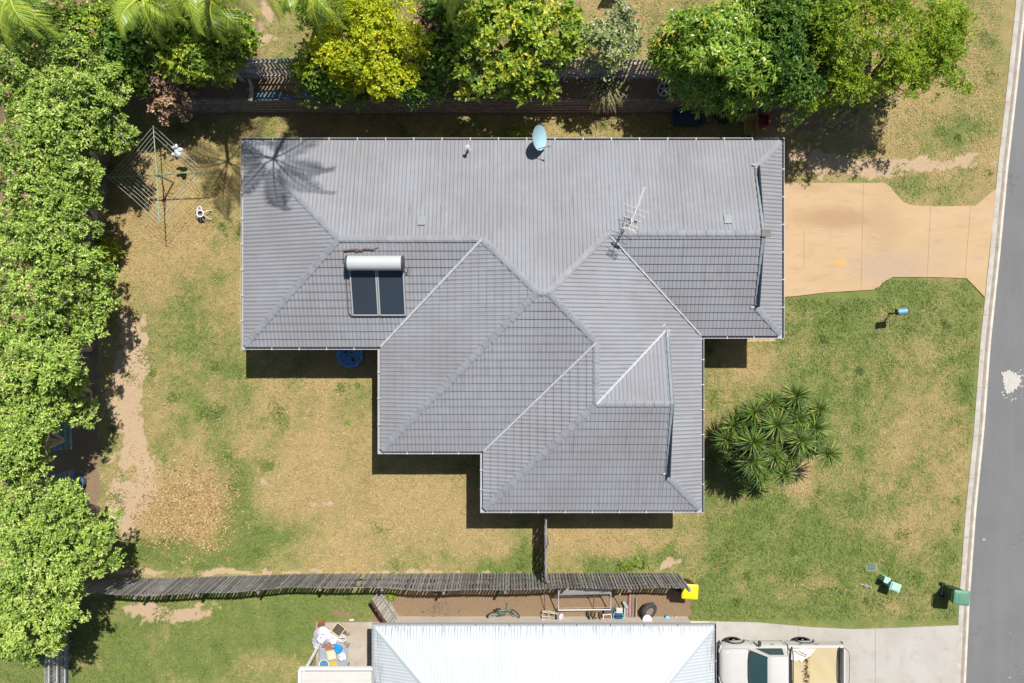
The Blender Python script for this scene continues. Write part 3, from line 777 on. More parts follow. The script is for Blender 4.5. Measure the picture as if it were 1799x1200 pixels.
# fascia, gutter with straps, brick walls, openings
def edge_loop(inset):
    """POLY (clockwise) moved inwards by inset"""
    n = len(POLY); res = []
    for i in range(n):
        p, c, q = Vector(POLY[i - 1]), Vector(POLY[i]), Vector(POLY[(i + 1) % n])
        d0 = (c - p).normalized(); d1 = (q - c).normalized()
        n0 = Vector((d0.y, -d0.x)); n1 = Vector((d1.y, -d1.x))
        res.append(c + (n0 + n1) * inset)
    return res
gut = MB(); fas = MB(); strap0 = None
m_strap = M('strap_white', (0.50, 0.50, 0.50), 0.5, 0.1)
o0, o1, o2 = edge_loop(-0.03), edge_loop(-0.045), edge_loop(-0.165)
lp = {k: edge_loop(k) for k in (0.01, -0.012, -0.02, -0.145, -0.158, -0.165)}
n = len(POLY)
zt = EZ - 0.012
for i in range(n):
    j = (i + 1) % n
    def P3(k, z, q): return (lp[k][q].x, lp[k][q].y, z)
    prof = [(-0.02, zt + 0.0), (-0.02, zt - .115), (-0.158, zt - .115), (-0.158, zt - 0.012), (-0.145, zt - 0.012)]
    pr2 = [(-0.012, zt + .0), (-0.012, zt - .123), (-0.165, zt - .123), (-0.165, zt + 0.004), (-0.145, zt + 0.004)]
    for pr in (prof, pr2):
        gut.loft([[P3(k, z, i) for k, z in pr], [P3(k, z, j) for k, z in pr]], False, False)
    gut.add([P3(-0.145, zt - .012, i), P3(-0.145, zt - .012, j), P3(-0.145, zt + .004, j), P3(-0.145, zt + .004, i)], [(0, 1, 2, 3)])
    fas.loft([[P3(k, z, i) for k, z in ((0.01, EZ - 0.01), (0.01, EZ - .19), (-0.012, EZ - .19), (-0.012, EZ - .01))], [P3(k, z, j) for k, z in ((0.01, EZ - 0.01), (0.01, EZ - .19), (-0.012, EZ - .19), (-0.012, EZ - .01))]], False)
    a, b_ = lp[-0.02][i], lp[-0.02][j]
    L_ = (b_ - a).length; dn = (b_ - a).normalized(); on = Vector((-dn.y, dn.x))
    for k in range(1, int(L_ / 1.12) + 1):
        c = a + dn * (k * L_ / (int(L_ / 1.12) + 1)) + on * 0.07
        if strap0 is None:
            strap0 = sb = MB().bar((-.075, 0, 0), (.088, 0, 0), 0.03, 0.006).bar((.085, 0, .0), (.085, 0, -.03), 0.03, 0.006).build('gutter_strap', m_strap, house)
        else:
            sb = strap0.copy(); COL.objects.link(sb); sb.parent = house
        sb.location = (c.x, c.y, zt + .012); sb.rotation_euler = (0, 0, math.atan2(on.y, on.x))
gut.build('gutter', m_gut, house)
fas.build('fascia', m_fasc, house)

def brick_material():
    m, nt, b, out = NT('brick')
    g = nd(nt, 'NewGeometry')
    v = coord(nt)
    sp_ = nd(nt, 'SeparateXYZ'); nt.links.new(v, sp_.inputs[0])
    cb = nd(nt, 'CombineXYZ', {0: math_(nt, 'ADD', sp_.outputs[0], sp_.outputs[1]), 1: sp_.outputs[2]})
    bt = nd(nt, 'TexBrick', {'Color1': c4((0.33, 0.20, 0.13)), 'Color2': c4((0.26, 0.15, 0.10)), 'Mortar': c4((0.45, 0.42, 0.38)), 'Scale': 1.0, 'Mortar Size': 0.006, 'Brick Width': 0.24, 'Row Height': 0.086})
    nt.links.new(cb.outputs[0], bt.inputs['Vector'])
    nt.links.new(bt.outputs[0], b.inputs['Base Color']); b.inputs['Roughness'].default_value = 0.9
    return m
m_brick = brick_material()
wl = edge_loop(0.55)
mb = MB()
for i in range(n):
    a, b_ = wl[i], wl[(i + 1) % n]
    mb.add([(a.x, a.y, -0.3), (b_.x, b_.y, -0.3), (b_.x, b_.y, EZ - .12), (a.x, a.y, EZ - .12)], [(0, 1, 2, 3)])
mb.build('wall', m_brick, house)
m_win = glass_mat('window_glass', (0.04, 0.055, 0.06)); m_frame = M('window_frame', (0.62, 0.62, 0.6), 0.5, 0.1)
def window(cx, cy, nx, ny, w, h, zb):
    o = MB()
    t = Vector((-ny, nx, 0)); nn = Vector((nx, ny, 0)); c = Vector((cx, cy, zb + h / 2))
    for s_ in (-1, 0, 1): o.bar(c + t * (s_ * w / 2) + nn * .02 - Vector((0, 0, h / 2)), c + t * (s_ * w / 2) + nn * .02 + Vector((0, 0, h / 2)), 0.05, 0.06)
    for s_ in (-1, 1): o.bar(c - t * (w / 2) + nn * .022 + Vector((0, 0, s_ * h / 2)), c + t * (w / 2) + nn * .022 + Vector((0, 0, s_ * h / 2)), 0.05, 0.06)
    f = o.build('window', m_frame, house)
    MB().add([c + t * (s1 * w / 2) + nn * .008 + Vector((0, 0, s2 * h / 2)) for s1, s2 in ((-1, -1), (1, -1), (1, 1), (-1, 1))], [(0, 1, 2, 3)]).build('pane', m_win, f)
for a in ((-7.5, .4, 0, -1, 1.8, 1.2, .9), (-4.47, -2, -1, 0, 1.8, 1.2, .9), (-3, -3.63, 0, -1, 2.2, 2.0, .05), (-.51, -5.4, -1, 0, 1.2, .9, 1.2), (3, -5.9, 0, -1, 1.8, 1.2, .9), (6.7, -3, 1, 0, 2.0, 1.4, .8),
          (-9.75, 4, -1, 0, 1.6, 1.2, .9), (-6, 7.15, 0, 1, 1.6, 1.1, 1.0), (0, 7.15, 0, 1, 1.6, 1.1, 1.0), (5, 7.15, 0, 1, 1.2, .8, 1.3)):
    window(*a)
g = MB()
for k in range(5): g.box((9.83, 4.2, 0.22 + k * .42), (0.04, 4.8, 0.40))
g.build('garage_door', M('garage_paint', (0.55, 0.52, 0.47), 0.5, 0.1), house)
dd = MB().box((6.73, .05, 1.02), (0.05, 0.9, 2.04)).box((6.765, .05, 1.5), (0.02, 0.6, 0.7)).build('front_door', M('door_paint', (0.20, 0.10, 0.06), 0.4), house)
MB().box((6.79, -.3, 1.0), (0.04, 0.03, 0.14)).build('handle', M('steel', (0.6, 0.6, 0.6), 0.3, 0.1, metal=0.9), dd)
# clear roof tiles that let light in
for px, py in ((737, 383), (1288, 380)):
    p = P(px, py, 3.85); f = 7.7 - p.y
    MB().add([V3(p.x + sx * .14, p.y + sy * .16, f - sy * .16, .088) for sx, sy in ((-1, -1), (1, -1), (1, 1), (-1, 1))] + [V3(p.x + sx * .14, p.y + sy * .16, f - sy * .16, .04) for sx, sy in ((-1, -1), (1, -1), (1, 1), (-1, 1))],
             [(0, 1, 2, 3), (0, 4, 5, 1), (1, 5, 6, 2), (2, 6, 7, 3), (3, 7, 4, 0)]).build('skylight_tile', M('clear_tile', (0.245, 0.27, 0.28), 0.25, 0.1), house)
# white paint touch-ups at the gablet feet
for x, y, f in ((9.2, 6.72, 1.0), (9.15, 1.30, 1.0), (5.75, .62, 1.35), (5.78, -5.0, 1.38)):
    MB().box(V3(x, y, f, .10), (0.13, 0.05, 0.02), rz=rnd.uniform(-.5, .5)).build('mortar_patch', M('white_mortar', (0.48, 0.47, 0.46), 0.8), house)

# ------------------------------------------------------------------ things on the house roof
def roof_f(x, y):
    """height of the slope used by roof fittings"""
    return EZ + T * min(7.7 - y, x + 10.3)
# solar water heater on the south slope of the left wing
sw = thing('solar_water_heater', 'solar hot water unit with white tank above two dark panels on the tiles', 'water heater', (0, 0, 0))
def SP(x, y, d=0.0):
    nrm = Vector((0, -T, 1)).normalized()
    return Vector((x, y, EZ + (y + .15) * T)) + nrm * d
m_wht = M('white_enamel', (0.43, 0.455, 0.455), 0.32, 0.06, 2)
mb = MB()
mb.tube([SP(-5.93, 2.95, .36), SP(-3.99, 2.95, .36)], 0.27, 28)
mb.build('tank', m_wht, sw, True)
for x0, x1 in ((-6.02, -5.93), (-3.99, -3.90)):
    MB().tube([SP(x0, 2.95, .36), SP(x0 + .025, 2.95, .36), SP(x1 - .025, 2.95, .36), SP(x1, 2.95, .36)], [0.22, 0.275, 0.275, 0.22], 28).build('end_cap', M('dark_cap', (0.055, 0.06, 0.07), 0.4), sw, True)
m_pan = glass_mat('collector_glass', (0.032, 0.044, 0.058), 0.12)
m_alu = M('aluminium', (0.42, 0.42, 0.42), 0.4, 0.1, metal=0.2)
for xa, xb in ((-5.93, -4.99), (-4.92, -3.98)):
    f = MB()
    for p0, p1 in (((xa, 1.03), (xb, 1.03)), ((xa, 2.92), (xb, 2.92)), ((xa, 1.01), (xa, 2.94)), ((xb, 1.01), (xb, 2.94))):
        f.bar(SP(*p0, .12), SP(*p1, .12), 0.045, 0.085, up=(0, -T, 1))
    f = f.build('panel_frame', m_alu, sw)
    MB().add([SP(xa, 1.03, .145), SP(xb, 1.03, .145), SP(xb, 2.92, .145), SP(xa, 2.92, .145), SP(xa, 1.03, .085), SP(xb, 1.03, .085), SP(xb, 2.92, .085), SP(xa, 2.92, .085)], [(0, 1, 2, 3), (7, 6, 5, 4)]).build('panel_glass', m_pan, f)
mb = MB()
mb.tube([SP(-6.02, 2.8, .2), SP(-6.1, 2.6, .1), SP(-6.1, 1.1, .1), SP(-6.0, .98, .1), SP(-5.9, 1.0, .1)], 0.018, 6)
m_pipe = M('pipe_dark', (0.10, 0.08, 0.075), 0.6)
mb.build('pipe', m_pipe, sw); mb = MB()
mb.tube([SP(-3.9, 2.8, .25), SP(-3.82, 2.75, .3), SP(-3.80, 2.6, .2), SP(-3.88, 2.55, .15)], 0.018, 6)
mb.build('pipe', m_pipe, sw); mb = MB()
mb.tube([SP(-6.0, 3.0, .3), SP(-6.12, 3.1, .25), SP(-6.12, 3.35, .12), SP(-5.6, 3.4, .12)], 0.016, 6)
mb.build('pipe', m_pipe, sw)
mb = MB(); rg = random.Random(3)
for k in range(8):
    x = -6.05 + k * .14; mb.box(SP(x, 3.36 + rg.uniform(-.03, .05), .11), (0.10, 0.05, 0.05), rg.uniform(-.5, .5))
mb.tube([SP(-6.1, 3.34, .12), SP(-5.0, 3.40, .12), SP(-4.85, 3.46, .1)], 0.014, 6)
mb.build('valve', M('valve_brass', (0.17, 0.09, 0.075), 0.5), sw)

# satellite dish at the north gutter
c = P(948, 242, 3.25)
ds = thing('satellite_dish', 'pale blue oval satellite dish fixed over the top gutter', 'satellite dish', (0, 0, 0))
nrm = Vector((0.78, -0.12, 0.60)).normalized()
mj = Vector((0.0, 1, 0)); mj = (mj - nrm * mj.dot(nrm)).normalized(); mn = nrm.cross(mj)
rings = []
for r in [0.02, .12, .22, .32, .40, .45]:
    rings.append([c + (mj * math.cos(t) * 1.03 + mn * math.sin(t) * .95) * r + nrm * (r * r * 0.55 - .1) for t in [2 * PI * k / 36 for k in range(36)]])
back = [[p - nrm * 0.02 for p in r] for r in rings[::-1]]
mb = MB(); mb.loft(rings + back, True)
mb.build('reflector', M('dish_blue', (0.30, 0.47, 0.53), 0.5, 0.08, 2), ds, True)  # even light blue over the whole reflector
mb = MB()
foot = P(955, 262, 2.85); foot.z = roof_f(foot.x, foot.y) + .05
mb.tube([c - nrm * .1, c - nrm * .28 - Vector((0, 0, .1)), foot + Vector((0, 0, .1)), foot], 0.025, 8)
mb.build('mount_arm', M('galv_dark', (0.16, 0.16, 0.17), 0.5), ds)
mb = MB()
lb = c + nrm * .42 - mn * .0 + Vector((.02, -.33, .0))
mb.tube([c - mj * .40, lb], 0.014, 6); mb.box(lb, (0.08, 0.06, 0.08))
mb.build('receiver_arm', M('lnb', (0.12, 0.12, 0.13), 0.5), ds)

# vent pipe
c = P(822, 262, 2.9); c.z = roof_f(c.x, c.y)
vp = thing('vent_pipe', 'short white vent pipe rising near the top gutter', 'vent pipe', c)
MB().tube([(0, 0, -.1), (0, 0, .45), (0.0, 0.02, .55)], 0.04, 12).build('pipe', m_wht, vp, True)
MB().lathe([(0.02, .60), (0.085, .56), (0.085, .54), (0.05, .545)], 14).build('cowl', m_wht, vp)
MB().lathe([(0.14, .015), (0.06, .07), (0.045, .075)], 14).build('flashing', M('lead_flashing', (0.30, 0.30, 0.31), 0.6), vp)

# television antenna
c = P(1099, 397, 3.9); c.z = roof_f(c.x, c.y) + .03
ta = thing('tv_antenna', 'metal television antenna with many thin rods above the ridge', 'antenna', c)
ta.scale = (.85, .85, .85)
m_rod = M('antenna_metal', (0.42, 0.42, 0.41), 0.35, 0.15, metal=0.4)
MB().tube([(0, 0, -.05), (.05, .0, 1.0), (.05, 0, 1.75)], 0.022, 8).tube([(.05, 0, .8), (-.25, .35, -.12)], .012, 6).tube([(.05, 0, .8), (.38, .3, -.1)], .012, 6).build('mast', M('mast_dark', (0.10, 0.10, 0.11), 0.5), ta)
bd = Vector((.30, .80, .0)).normalized(); sdv = Vector((bd.y, -bd.x, 0))
z0 = 1.70
p0 = Vector((.05, 0, z0)) - bd * .45; p1 = Vector((.05, 0, z0)) + bd * 1.45
MB().tube([p0, p1], 0.014, 6).box((.05, 0, z0 - .05), (.10, .10, .10)).build('boom', m_rod, ta)
mb = MB()
for s_, l in ((-.42, .62), (-.2, .60), (.05, .56), (.30, .72), (.52, .9)):
    q = Vector((.05, 0, z0 + .015)) + bd * s_; mb.tube([q - sdv * l * .6, q + sdv * l * .6], 0.009, 5)
for k in range(11):
    q = Vector((.05, 0, z0 + .02)) + bd * (.62 + k * .08); mb.tube([q - sdv * .10, q + sdv * .10], 0.007, 5)
for zz in (-.16, .16):
    for k in range(5):
        q = Vector((.05, 0, z0 + zz)) - bd * .4 + Vector((0, 0, (k - 2) * .05)); mb.tube([q - sdv * .25, q + sdv * .25], 0.007, 5)
mb.build('element', m_rod, ta)
mb = MB(); q = Vector((.05, 0, z0 - .06)); mb.box(q - sdv * .12, (.16, .09, .07), math.atan2(-bd.x, bd.y)); mb.box(q + sdv * .14, (.16, .09, .07), math.atan2(-bd.x, bd.y))
mb.build('amplifier_box', M('amp_black', (0.03, 0.03, 0.04), 0.5), ta)

# ------------------------------------------------------------------ neighbour's white metal-roofed house
nb = thing('house', 'neighbouring house with a white corrugated metal hip roof', 'house')
NE = 2.35; NT_ = 0.32
nx0, nx1, ny1 = P(659, 1100, NE).x, P(1253, 1100, NE).x, P(900, 1102, NE).y
ny0 = ny1 - 9.0; hw = 4.5
def corrug(org, ud, vdir, u0, u1, hi, name):
    us = np.unique(np.round(np.concatenate([np.arange(u0, u1, 0.02), [q[0] for q in hi]]), 4))
    Hh = np.interp(us, [q[0] for q in hi], [q[1] for q in hi])
    nr = 2
    d = 0.005 * np.cos(us / 0.12 * 2 * PI)
    vs = []
    for k in range(nr + 1):
        v_ = -0.04 + (Hh + 0.04) * k / nr
        vs.append(np.stack([org[0] + us * ud[0] + v_ * vdir[0], org[1] + us * ud[1] + v_ * vdir[1], NE + v_ * NT_ + d + .02], -1))
    vs = np.concatenate(vs); nu = len(us)
    i = np.arange(nr * (nu - 1)); r = i // (nu - 1); c = i % (nu - 1); a = r * nu + c
    q = np.stack([a, a + 1, a + nu + 1, a + nu], -1)
    if ud[0] * vdir[1] - ud[1] * vdir[0] < 0: q = q[:, ::-1]
    return finish(name, mesh_np(name, vs, q), m_wroof, nroof)
def wroof_material():
    m, nt, b, out = NT('white_metal_roof')
    v = coord(nt)
    c = mixc(nt, ramp(nt, noise(nt, v, 0.6, 4), [(.35, 0.), (.65, 1.)]), (.415, .45, .47), (.395, .43, .45))
    st = noise(nt, stretch(nt, v, 9, .5, 1), 1.5, 5, .7)
    c = mixc(nt, ramp(nt, st, [(.58, 0.), (.8, .3)]), c, (.33, .345, .36))
    sp_ = nd(nt, 'SeparateXYZ'); nt.links.new(v, sp_.inputs[0])
    edge = ramp(nt, sp_.outputs[2], [(0.0, 0.0), (1.0, 1.0)])
    ed = math_(nt, 'SUBTRACT', NE + .16, sp_.outputs[2]); ed = math_(nt, 'MULTIPLY', ed, 9.0, True)
    c = mixc(nt, math_(nt, 'MULTIPLY', ed, ramp(nt, noise(nt, stretch(nt, v, 16, 1.2, 1), 1.5, 4), [(.45, 0.), (.62, .8)])), c, (.19, .19, .20))
    nt.links.new(c, b.inputs['Base Color']); b.inputs['Roughness'].default_value = .45
    return m
m_wroof = wroof_material()
nroof = MB().add([(nx0, ny0, NE - .1), (nx1, ny0, NE - .1), (nx1, ny1, NE - .1), (nx0, ny1, NE - .1)], [(3, 2, 1, 0)]).build('roof', m_fasc, nb)
corrug((0, ny1), (1, 0), (0, -1), nx0, nx1, [(nx0, 0), (nx0 + hw, hw), (nx1 - hw, hw), (nx1, 0)], 'metal_slope')
corrug((0, ny0), (1, 0), (0, 1), nx0, nx1, [(nx0, 0), (nx0 + hw, hw), (nx1 - hw, hw), (nx1, 0)], 'metal_slope')
corrug((nx0, 0), (0, 1), (1, 0), ny0, ny1, [(ny0, 0), (ny0 + hw, hw), (ny1, 0)], 'metal_slope')
corrug((nx1, 0), (0, 1), (-1, 0), ny0, ny1, [(ny0, 0), (ny0 + hw, hw), (ny1, 0)], 'metal_slope')
def NV(x, y, f): return Vector((x, y, NE + f * NT_ + .045))
mb = MB()
for a, b_ in (((nx0, ny1, 0), (nx0 + hw, ny1 - hw, hw)), ((nx1, ny1, 0), (nx1 - hw, ny1 - hw, hw)), ((nx0, ny0, 0), (nx0 + hw, ny0 + hw, hw)), ((nx1, ny0, 0), (nx1 - hw, ny0 + hw, hw)), ((nx0 + hw, ny1 - hw, hw), (nx1 - hw, ny1 - hw, hw))):
    a = NV(*a); b_ = NV(*b_); d = (b_ - a).normalized(); s_ = d.cross(Vector((0, 0, 1))).normalized(); k = Vector((0, 0, -.028))
    mb.add([a - s_ * .10 + k, a, a + s_ * .10 + k, b_ - s_ * .10 + k, b_, b_ + s_ * .10 + k], [(0, 1, 4, 3), (1, 2, 5, 4)])
mb.build('ridge_capping', M('white_capping', (0.36, 0.40, 0.425), 0.45, 0.06), nb)
mb = MB()
zt = NE - .01
for (a, b_, on) in (((nx0, ny1), (nx1, ny1), (0, 1)), ((nx1, ny1), (nx1, ny0), (1, 0)), ((nx1, ny0), (nx0, ny0), (0, -1)), ((nx0, ny0), (nx0, ny1), (-1, 0))):
    a = Vector((*a, 0)); b_ = Vector((*b_, 0)); on = Vector((*on, 0)); d = (b_ - a).normalized()
    pr = [(0.005, zt), (0.005, zt - .11), (0.115, zt - .11), (0.115, zt), (.128, zt), (.128, zt - .12), (-.006, zt - .12), (-.006, zt)]
    mb.loft([[a - d * k + on * k + Vector((0, 0, z)) for k, z in pr], [b_ + d * k + on * k + Vector((0, 0, z)) for k, z in pr]], False)
    L_ = (b_ - a).length
    for k in range(1, int(L_ / 1.2)):
        c = a + d * (k * L_ / int(L_ / 1.2)); mb.bar(c + Vector((0, 0, zt + .012)), c + on * .13 + Vector((0, 0, zt + .012)), .03, .006)
mb.build('gutter', M('grey_gutter', (0.33, 0.34, 0.37), 0.5, 0.12), nb)
mb = MB()
i_ = .45
for a, b_ in (((nx0 + i_, ny1 - i_), (nx1 - i_, ny1 - i_)), ((nx1 - i_, ny1 - i_), (nx1 - i_, ny0 + i_)), ((nx1 - i_, ny0 + i_), (nx0 + i_, ny0 + i_)), ((nx0 + i_, ny0 + i_), (nx0 + i_, ny1 - i_))):
    mb.add([(*a, -.2), (*b_, -.2), (*b_, NE - .1), (*a, NE - .1)], [(0, 1, 2, 3)])
mb.build('wall', M('rendered_wall', (0.55, 0.50, 0.43), 0.85, 0.1, 2, bump=.1), nb)
for x in (nx0 + 3, nx0 + 7.5, nx0 + 11):
    f = MB(); y = ny1 - i_ + .02
    for s_ in (-.8, 0, .8): f.bar((x + s_, y, 1.0), (x + s_, y, 2.1), .05, .05)
    for z in (1.0, 2.1): f.bar((x - .8, y + .002, z), (x + .8, y + .002, z), .05, .05)
    f = f.build('window', m_frame, nb)
    MB().add([(x - .8, y - .012, 1.0), (x + .8, y - .012, 1.0), (x + .8, y - .012, 2.1), (x - .8, y - .012, 2.1)], [(0, 1, 2, 3)]).build('pane', m_win, f)

# patio awning
aw = thing('patio_awning', 'flat white patio awning joined to the white roofed house', 'awning')
az = 2.25
ax0, ax1, ay1 = P(527, 1175, az).x, P(655, 1175, az).x, P(600, 1174, az).y
mb = MB()
for k in range(12):
    y0 = ay1 - .12 - k * .34
    mb.prism([(y0, az), (y0 - .30, az), (y0 - .31, az + .035), (y0 - .335, az + .035), (y0 - .335, az - .02), (y0, az - .02)], ax0 + .06, ax1, Matrix(((0, 0, 1, 0), (1, 0, 0, 0), (0, 1, 0, 0), (0, 0, 0, 1))).to_4x4())
mb.build('roof_sheet', M('awning_white', (0.54, 0.525, 0.50), 0.5, 0.16, 1.2, col2=(0.45, 0.43, 0.40)), aw)
mb = MB().bar((ax0, ay1, az), (ax1, ay1, az), .10, .16).bar((ax0, ay1 - .05, az - .002), (ax0, ay1 - 4, az - .002), .10, .155)
mb.build('edge_beam', M('awning_trim', (0.76, 0.75, 0.72), 0.5, 0.05), aw)
for y in (ay1 - .15, ay1 - 3.8): MB().bar((ax0 + .12, y, 0), (ax0 + .12, y, az - .09), .08).build('post', M('awning_post', (0.7, 0.69, 0.66), 0.5), aw)
pb = P(558, 1142, 1.5)
bt = MB().bar((ax0 + .25, ay1 + .02, 2.1), (P(556, 1141, 1.0).x, P(556, 1141, 1.0).y, 0.9), .09, .09).box((P(556, 1141, 1.0).x, P(556, 1141, 1.0).y, .48), (.10, .10, .85))
tag(bt.build('timber_prop', M('prop_white', (0.72, 0.70, 0.65), 0.6)), 'white timber prop slanting from the patio awning to the slab', 'prop')

# ------------------------------------------------------------------ fences
def wood(name, c1, c2, c3=None, rough=0.85):
    m, nt, b, out = NT(name)
    v = coord(nt)
    a = nd(nt, 'Attribute', attribute_name='tint').outputs['Fac']
    n1 = noise(nt, stretch(nt, v, 18, 18, 1.6), 1.5, 5, 0.7); n2 = noise(nt, v, 2.0, 4)
    c = mixc(nt, a, c1, c2)
    c = mixc(nt, ramp(nt, n1, [(0.38, 0.0), (0.68, 0.8)]), c, tuple(x * 0.5 for x in c1))
    c = mixc(nt, ramp(nt, n2, [(0.5, 0.0), (0.75, 0.6)]), c, c3 or tuple(x * 0.6 for x in c2))
    nt.links.new(c, b.inputs['Base Color']); b.inputs['Roughness'].default_value = rough
    b.inputs['Specular IOR Level'].default_value = 0.2
    return m
m_pal = wood('grey_paling', (0.16, 0.155, 0.15), (0.36, 0.35, 0.34), (0.11, 0.105, 0.10))
m_pal_d = wood('dark_paling', (0.30, 0.31, 0.325), (0.56, 0.57, 0.58), (0.24, 0.24, 0.24))
m_pal_b = wood('brown_paling', (0.20, 0.155, 0.115), (0.33, 0.27, 0.21), (0.13, 0.10, 0.075))
m_post = M('fence_post', (0.24, 0.225, 0.20), 0.85, 0.4, 8, bump=.2)
m_post_l = M('pale_post', (0.42, 0.40, 0.37), 0.85, 0.35, 8, bump=.2)

def paling_fence(name, label, path, height, m, mp, lean=None, pw=0.088, gap=0.022, side=1, missing=(), seed=1, railside=1, posts=2.4, hvar=0.03, cat='fence', raillift=0.0):
    """path: list of (x, y, base z); lean(s) -> sideways shift of the top; palings lie on the side given"""
    rg = random.Random(seed)
    t = thing(name, label, cat)
    pts = [Vector(p) for p in path]
    seg = [(pts[i + 1] - pts[i]).length for i in range(len(pts) - 1)]; tot = sum(seg)
    def at(s_):
        i = 0
        while i < len(seg) - 1 and s_ > seg[i]: s_ -= seg[i]; i += 1
        d = (pts[i + 1] - pts[i]).normalized(); p = pts[i] + d * s_
        return p, d, Vector((-d.y, d.x, 0)).normalized()
    lean = lean or (lambda s_: 0.0)
    mb = MB(); tints = []
    s_ = 0.0; k = 0
    while s_ < tot - pw:
        if k not in missing and rg.random() > 0.012:
            p, d, nn = at(s_ + pw / 2)
            h = height + rg.uniform(-hvar, hvar); tl = rg.uniform(-.014, .014)
            o = nn * (side * .03)
            b0 = p + o + nn * rg.uniform(-.006, .006); b1 = b0 + nn * (lean(s_) + rg.uniform(-.01, .01)) + d * tl + Vector((0, 0, h))
            n0 = len(mb.f)
            mb.bar(b0 - Vector((0, 0, .05)), b1, pw * rg.uniform(.93, 1.04), .016, up=nn)
            tints += [rg.random()] * (len(mb.f) - n0)
        s_ += pw + gap * rg.uniform(.5, 1.6); k += 1
    o = mb.build('palings', m, t)
    o.data.attributes.new('tint', 'FLOAT', 'FACE').data.foreach_set('value', tints)
    mb = MB(); tt = []
    for hh in (0.22, 0.55, 0.88):
        q = []
        ns = max(2, int(tot / 1.2))
        for j in range(ns + 1):
            p, d, nn = at(min(tot - .001, tot * j / ns)); q.append(p + nn * (-side * railside * .025 + lean(tot * j / ns) * hh) + Vector((0, 0, height * hh)))
        for a, b_ in zip(q[:-1], q[1:]): mb.bar(a, b_, .045, .08)
    tt = [.6] * len(mb.f)
    o = mb.build('rail', m, t); o.data.attributes.new('tint', 'FLOAT', 'FACE').data.foreach_set('value', tt)
    npst = max(1, round(tot / posts))
    for j in range(npst + 1):
        p, d, nn = at(min(tot - .06, max(.06, tot * j / npst))); L0 = lean(tot * j / npst)
        MB().bar(p + nn * (-side * .085 * railside) - Vector((0, 0, .1)), p + nn * (-side * .085 * railside + L0) + Vector((0, 0, height * .96)), .09, .09, up=(d.x, d.y, 0)).build('post', mp, t)
    return t

def wob(s_):                    # the boundary fence bows in and out along its length
    return -0.08 * math.sin((s_ - 1.0) * .55) * (1 if s_ < 17 else 0.3) - .02 + .035 * math.sin(s_ * 1.7)
base = [(172, 1019), (300, 1016), (450, 1012), (560, 1009), (650, 1009), (800, 1008), (960, 1008), (1080, 1008), (1196, 1008)]
paling_fence('paling_fence', 'long weathered grey paling fence leaning between the two yards', [(P(*q).x, P(*q).y, 0) for q in base], 1.88, m_pal, m_post, wob, side=1, seed=4, gap=.036, pw=.082)
paling_fence('paling_fence', 'short grey paling fence running down from the tiled house', [(P(957, 905).x, P(957, 880).y, 0), (P(957, 905).x, P(957, 1003).y, 0)], 1.65, m_pal, m_post, side=-1, seed=9, lean=lambda s_: -.03, gap=.02, posts=1.7)
paling_fence('paling_fence', 'dark paling fence with three rails in the lower left corner', [(P(123, 1036).x, P(123, 1036).y, 0), (P(122, 1300).x, P(122, 1300).y, 0)], 1.62, m_pal_d, m_post, side=-1, railside=1, seed=12, gap=.03)
paling_fence('paling_fence', 'brown paling fence half hidden under the left hedge', [(P(190, 205).x, P(190, 205).y, gz(-16.7, 9.3)), (P(186, 430).x, P(186, 430).y, 0), (P(180, 580).x, P(180, 580).y, 0)], 1.35, m_pal_b, m_post, side=1, seed=14)
fy = P(900, 140, PLAT).y
paling_fence('paling_fence', 'dark grey paling fence above the retaining wall', [(P(318, 140, PLAT).x, fy, PLAT), (P(700, 140, PLAT).x, fy + .05, PLAT), (P(1010, 140, PLAT).x, fy, PLAT), (P(1215, 140, PLAT).x, fy, PLAT - .05)], 1.95, m_pal_d, m_post_l, side=1, railside=1, seed=21, gap=.05, lean=lambda s_: .06, posts=2.5)
# leaning gate by the neighbour's corner
ga = P(660, 1040); gb = P(697, 1096)
gt = thing('timber_gate', 'narrow timber gate leaning between the fence and the white house', 'gate')
mb = MB(); tn = []
dv_ = (gb - ga); L_ = dv_.length; dn = dv_.normalized(); nn = Vector((dn.y, -dn.x, 0)); 
if nn.x < 0: nn = -nn
for k in range(12):
    b0 = ga + dn * (L_ * (k + .5) / 12) + nn * .26; n0 = len(mb.f)
    mb.bar(b0, b0 - nn * .26 + Vector((0, 0, 1.05)) + dn * rnd.uniform(-.02, .02), L_ / 12 - .02, .016, up=nn); tn += [rnd.random()] * (len(mb.f) - n0)
o = mb.build('boards', wood('pale_board', (0.35, 0.33, 0.30), (0.52, 0.49, 0.44)), gt); o.data.attributes.new('tint', 'FLOAT', 'FACE').data.foreach_set('value', tn)
MB().bar(ga + Vector((0, 0, 1.02)), gb + Vector((0, 0, 1.02)), .06, .09).build('top_rail', M('red_brown_rail', (0.10, 0.045, 0.035), 0.7), gt)
MB().bar(ga + nn * .18 + Vector((0, 0, .35)), gb + nn * .18 + Vector((0, 0, .35)), .06, .08).build('rail', m_post, gt)

# retaining wall of stacked sleepers
rw = thing('retaining_wall', 'low retaining wall of dark weathered sleepers below the back fence', 'retaining wall')
m_slp = M('old_sleeper', (0.36, 0.29, 0.23), 0.9, 0.5, 5, bump=.5, bscale=14)
for k in range(5):
    mb = MB(); x = WX0 - .1 + (k % 2) * -.8
    while x < WX1 + .3:
        L_ = rnd.uniform(1.9, 2.5); dy = rnd.uniform(-.015, .015)
        mb.bar((x, WALL_Y0 + .01 + k * .058 + dy, .09 + k * .16), (x + L_ - .02, WALL_Y0 + .01 + k * .058 + rnd.uniform(-.015, .015), .09 + k * .16 + rnd.uniform(-.008, .008)), .11, .15)
        x += L_
    mb.build('sleeper_course', m_slp, rw, bevel=.012)

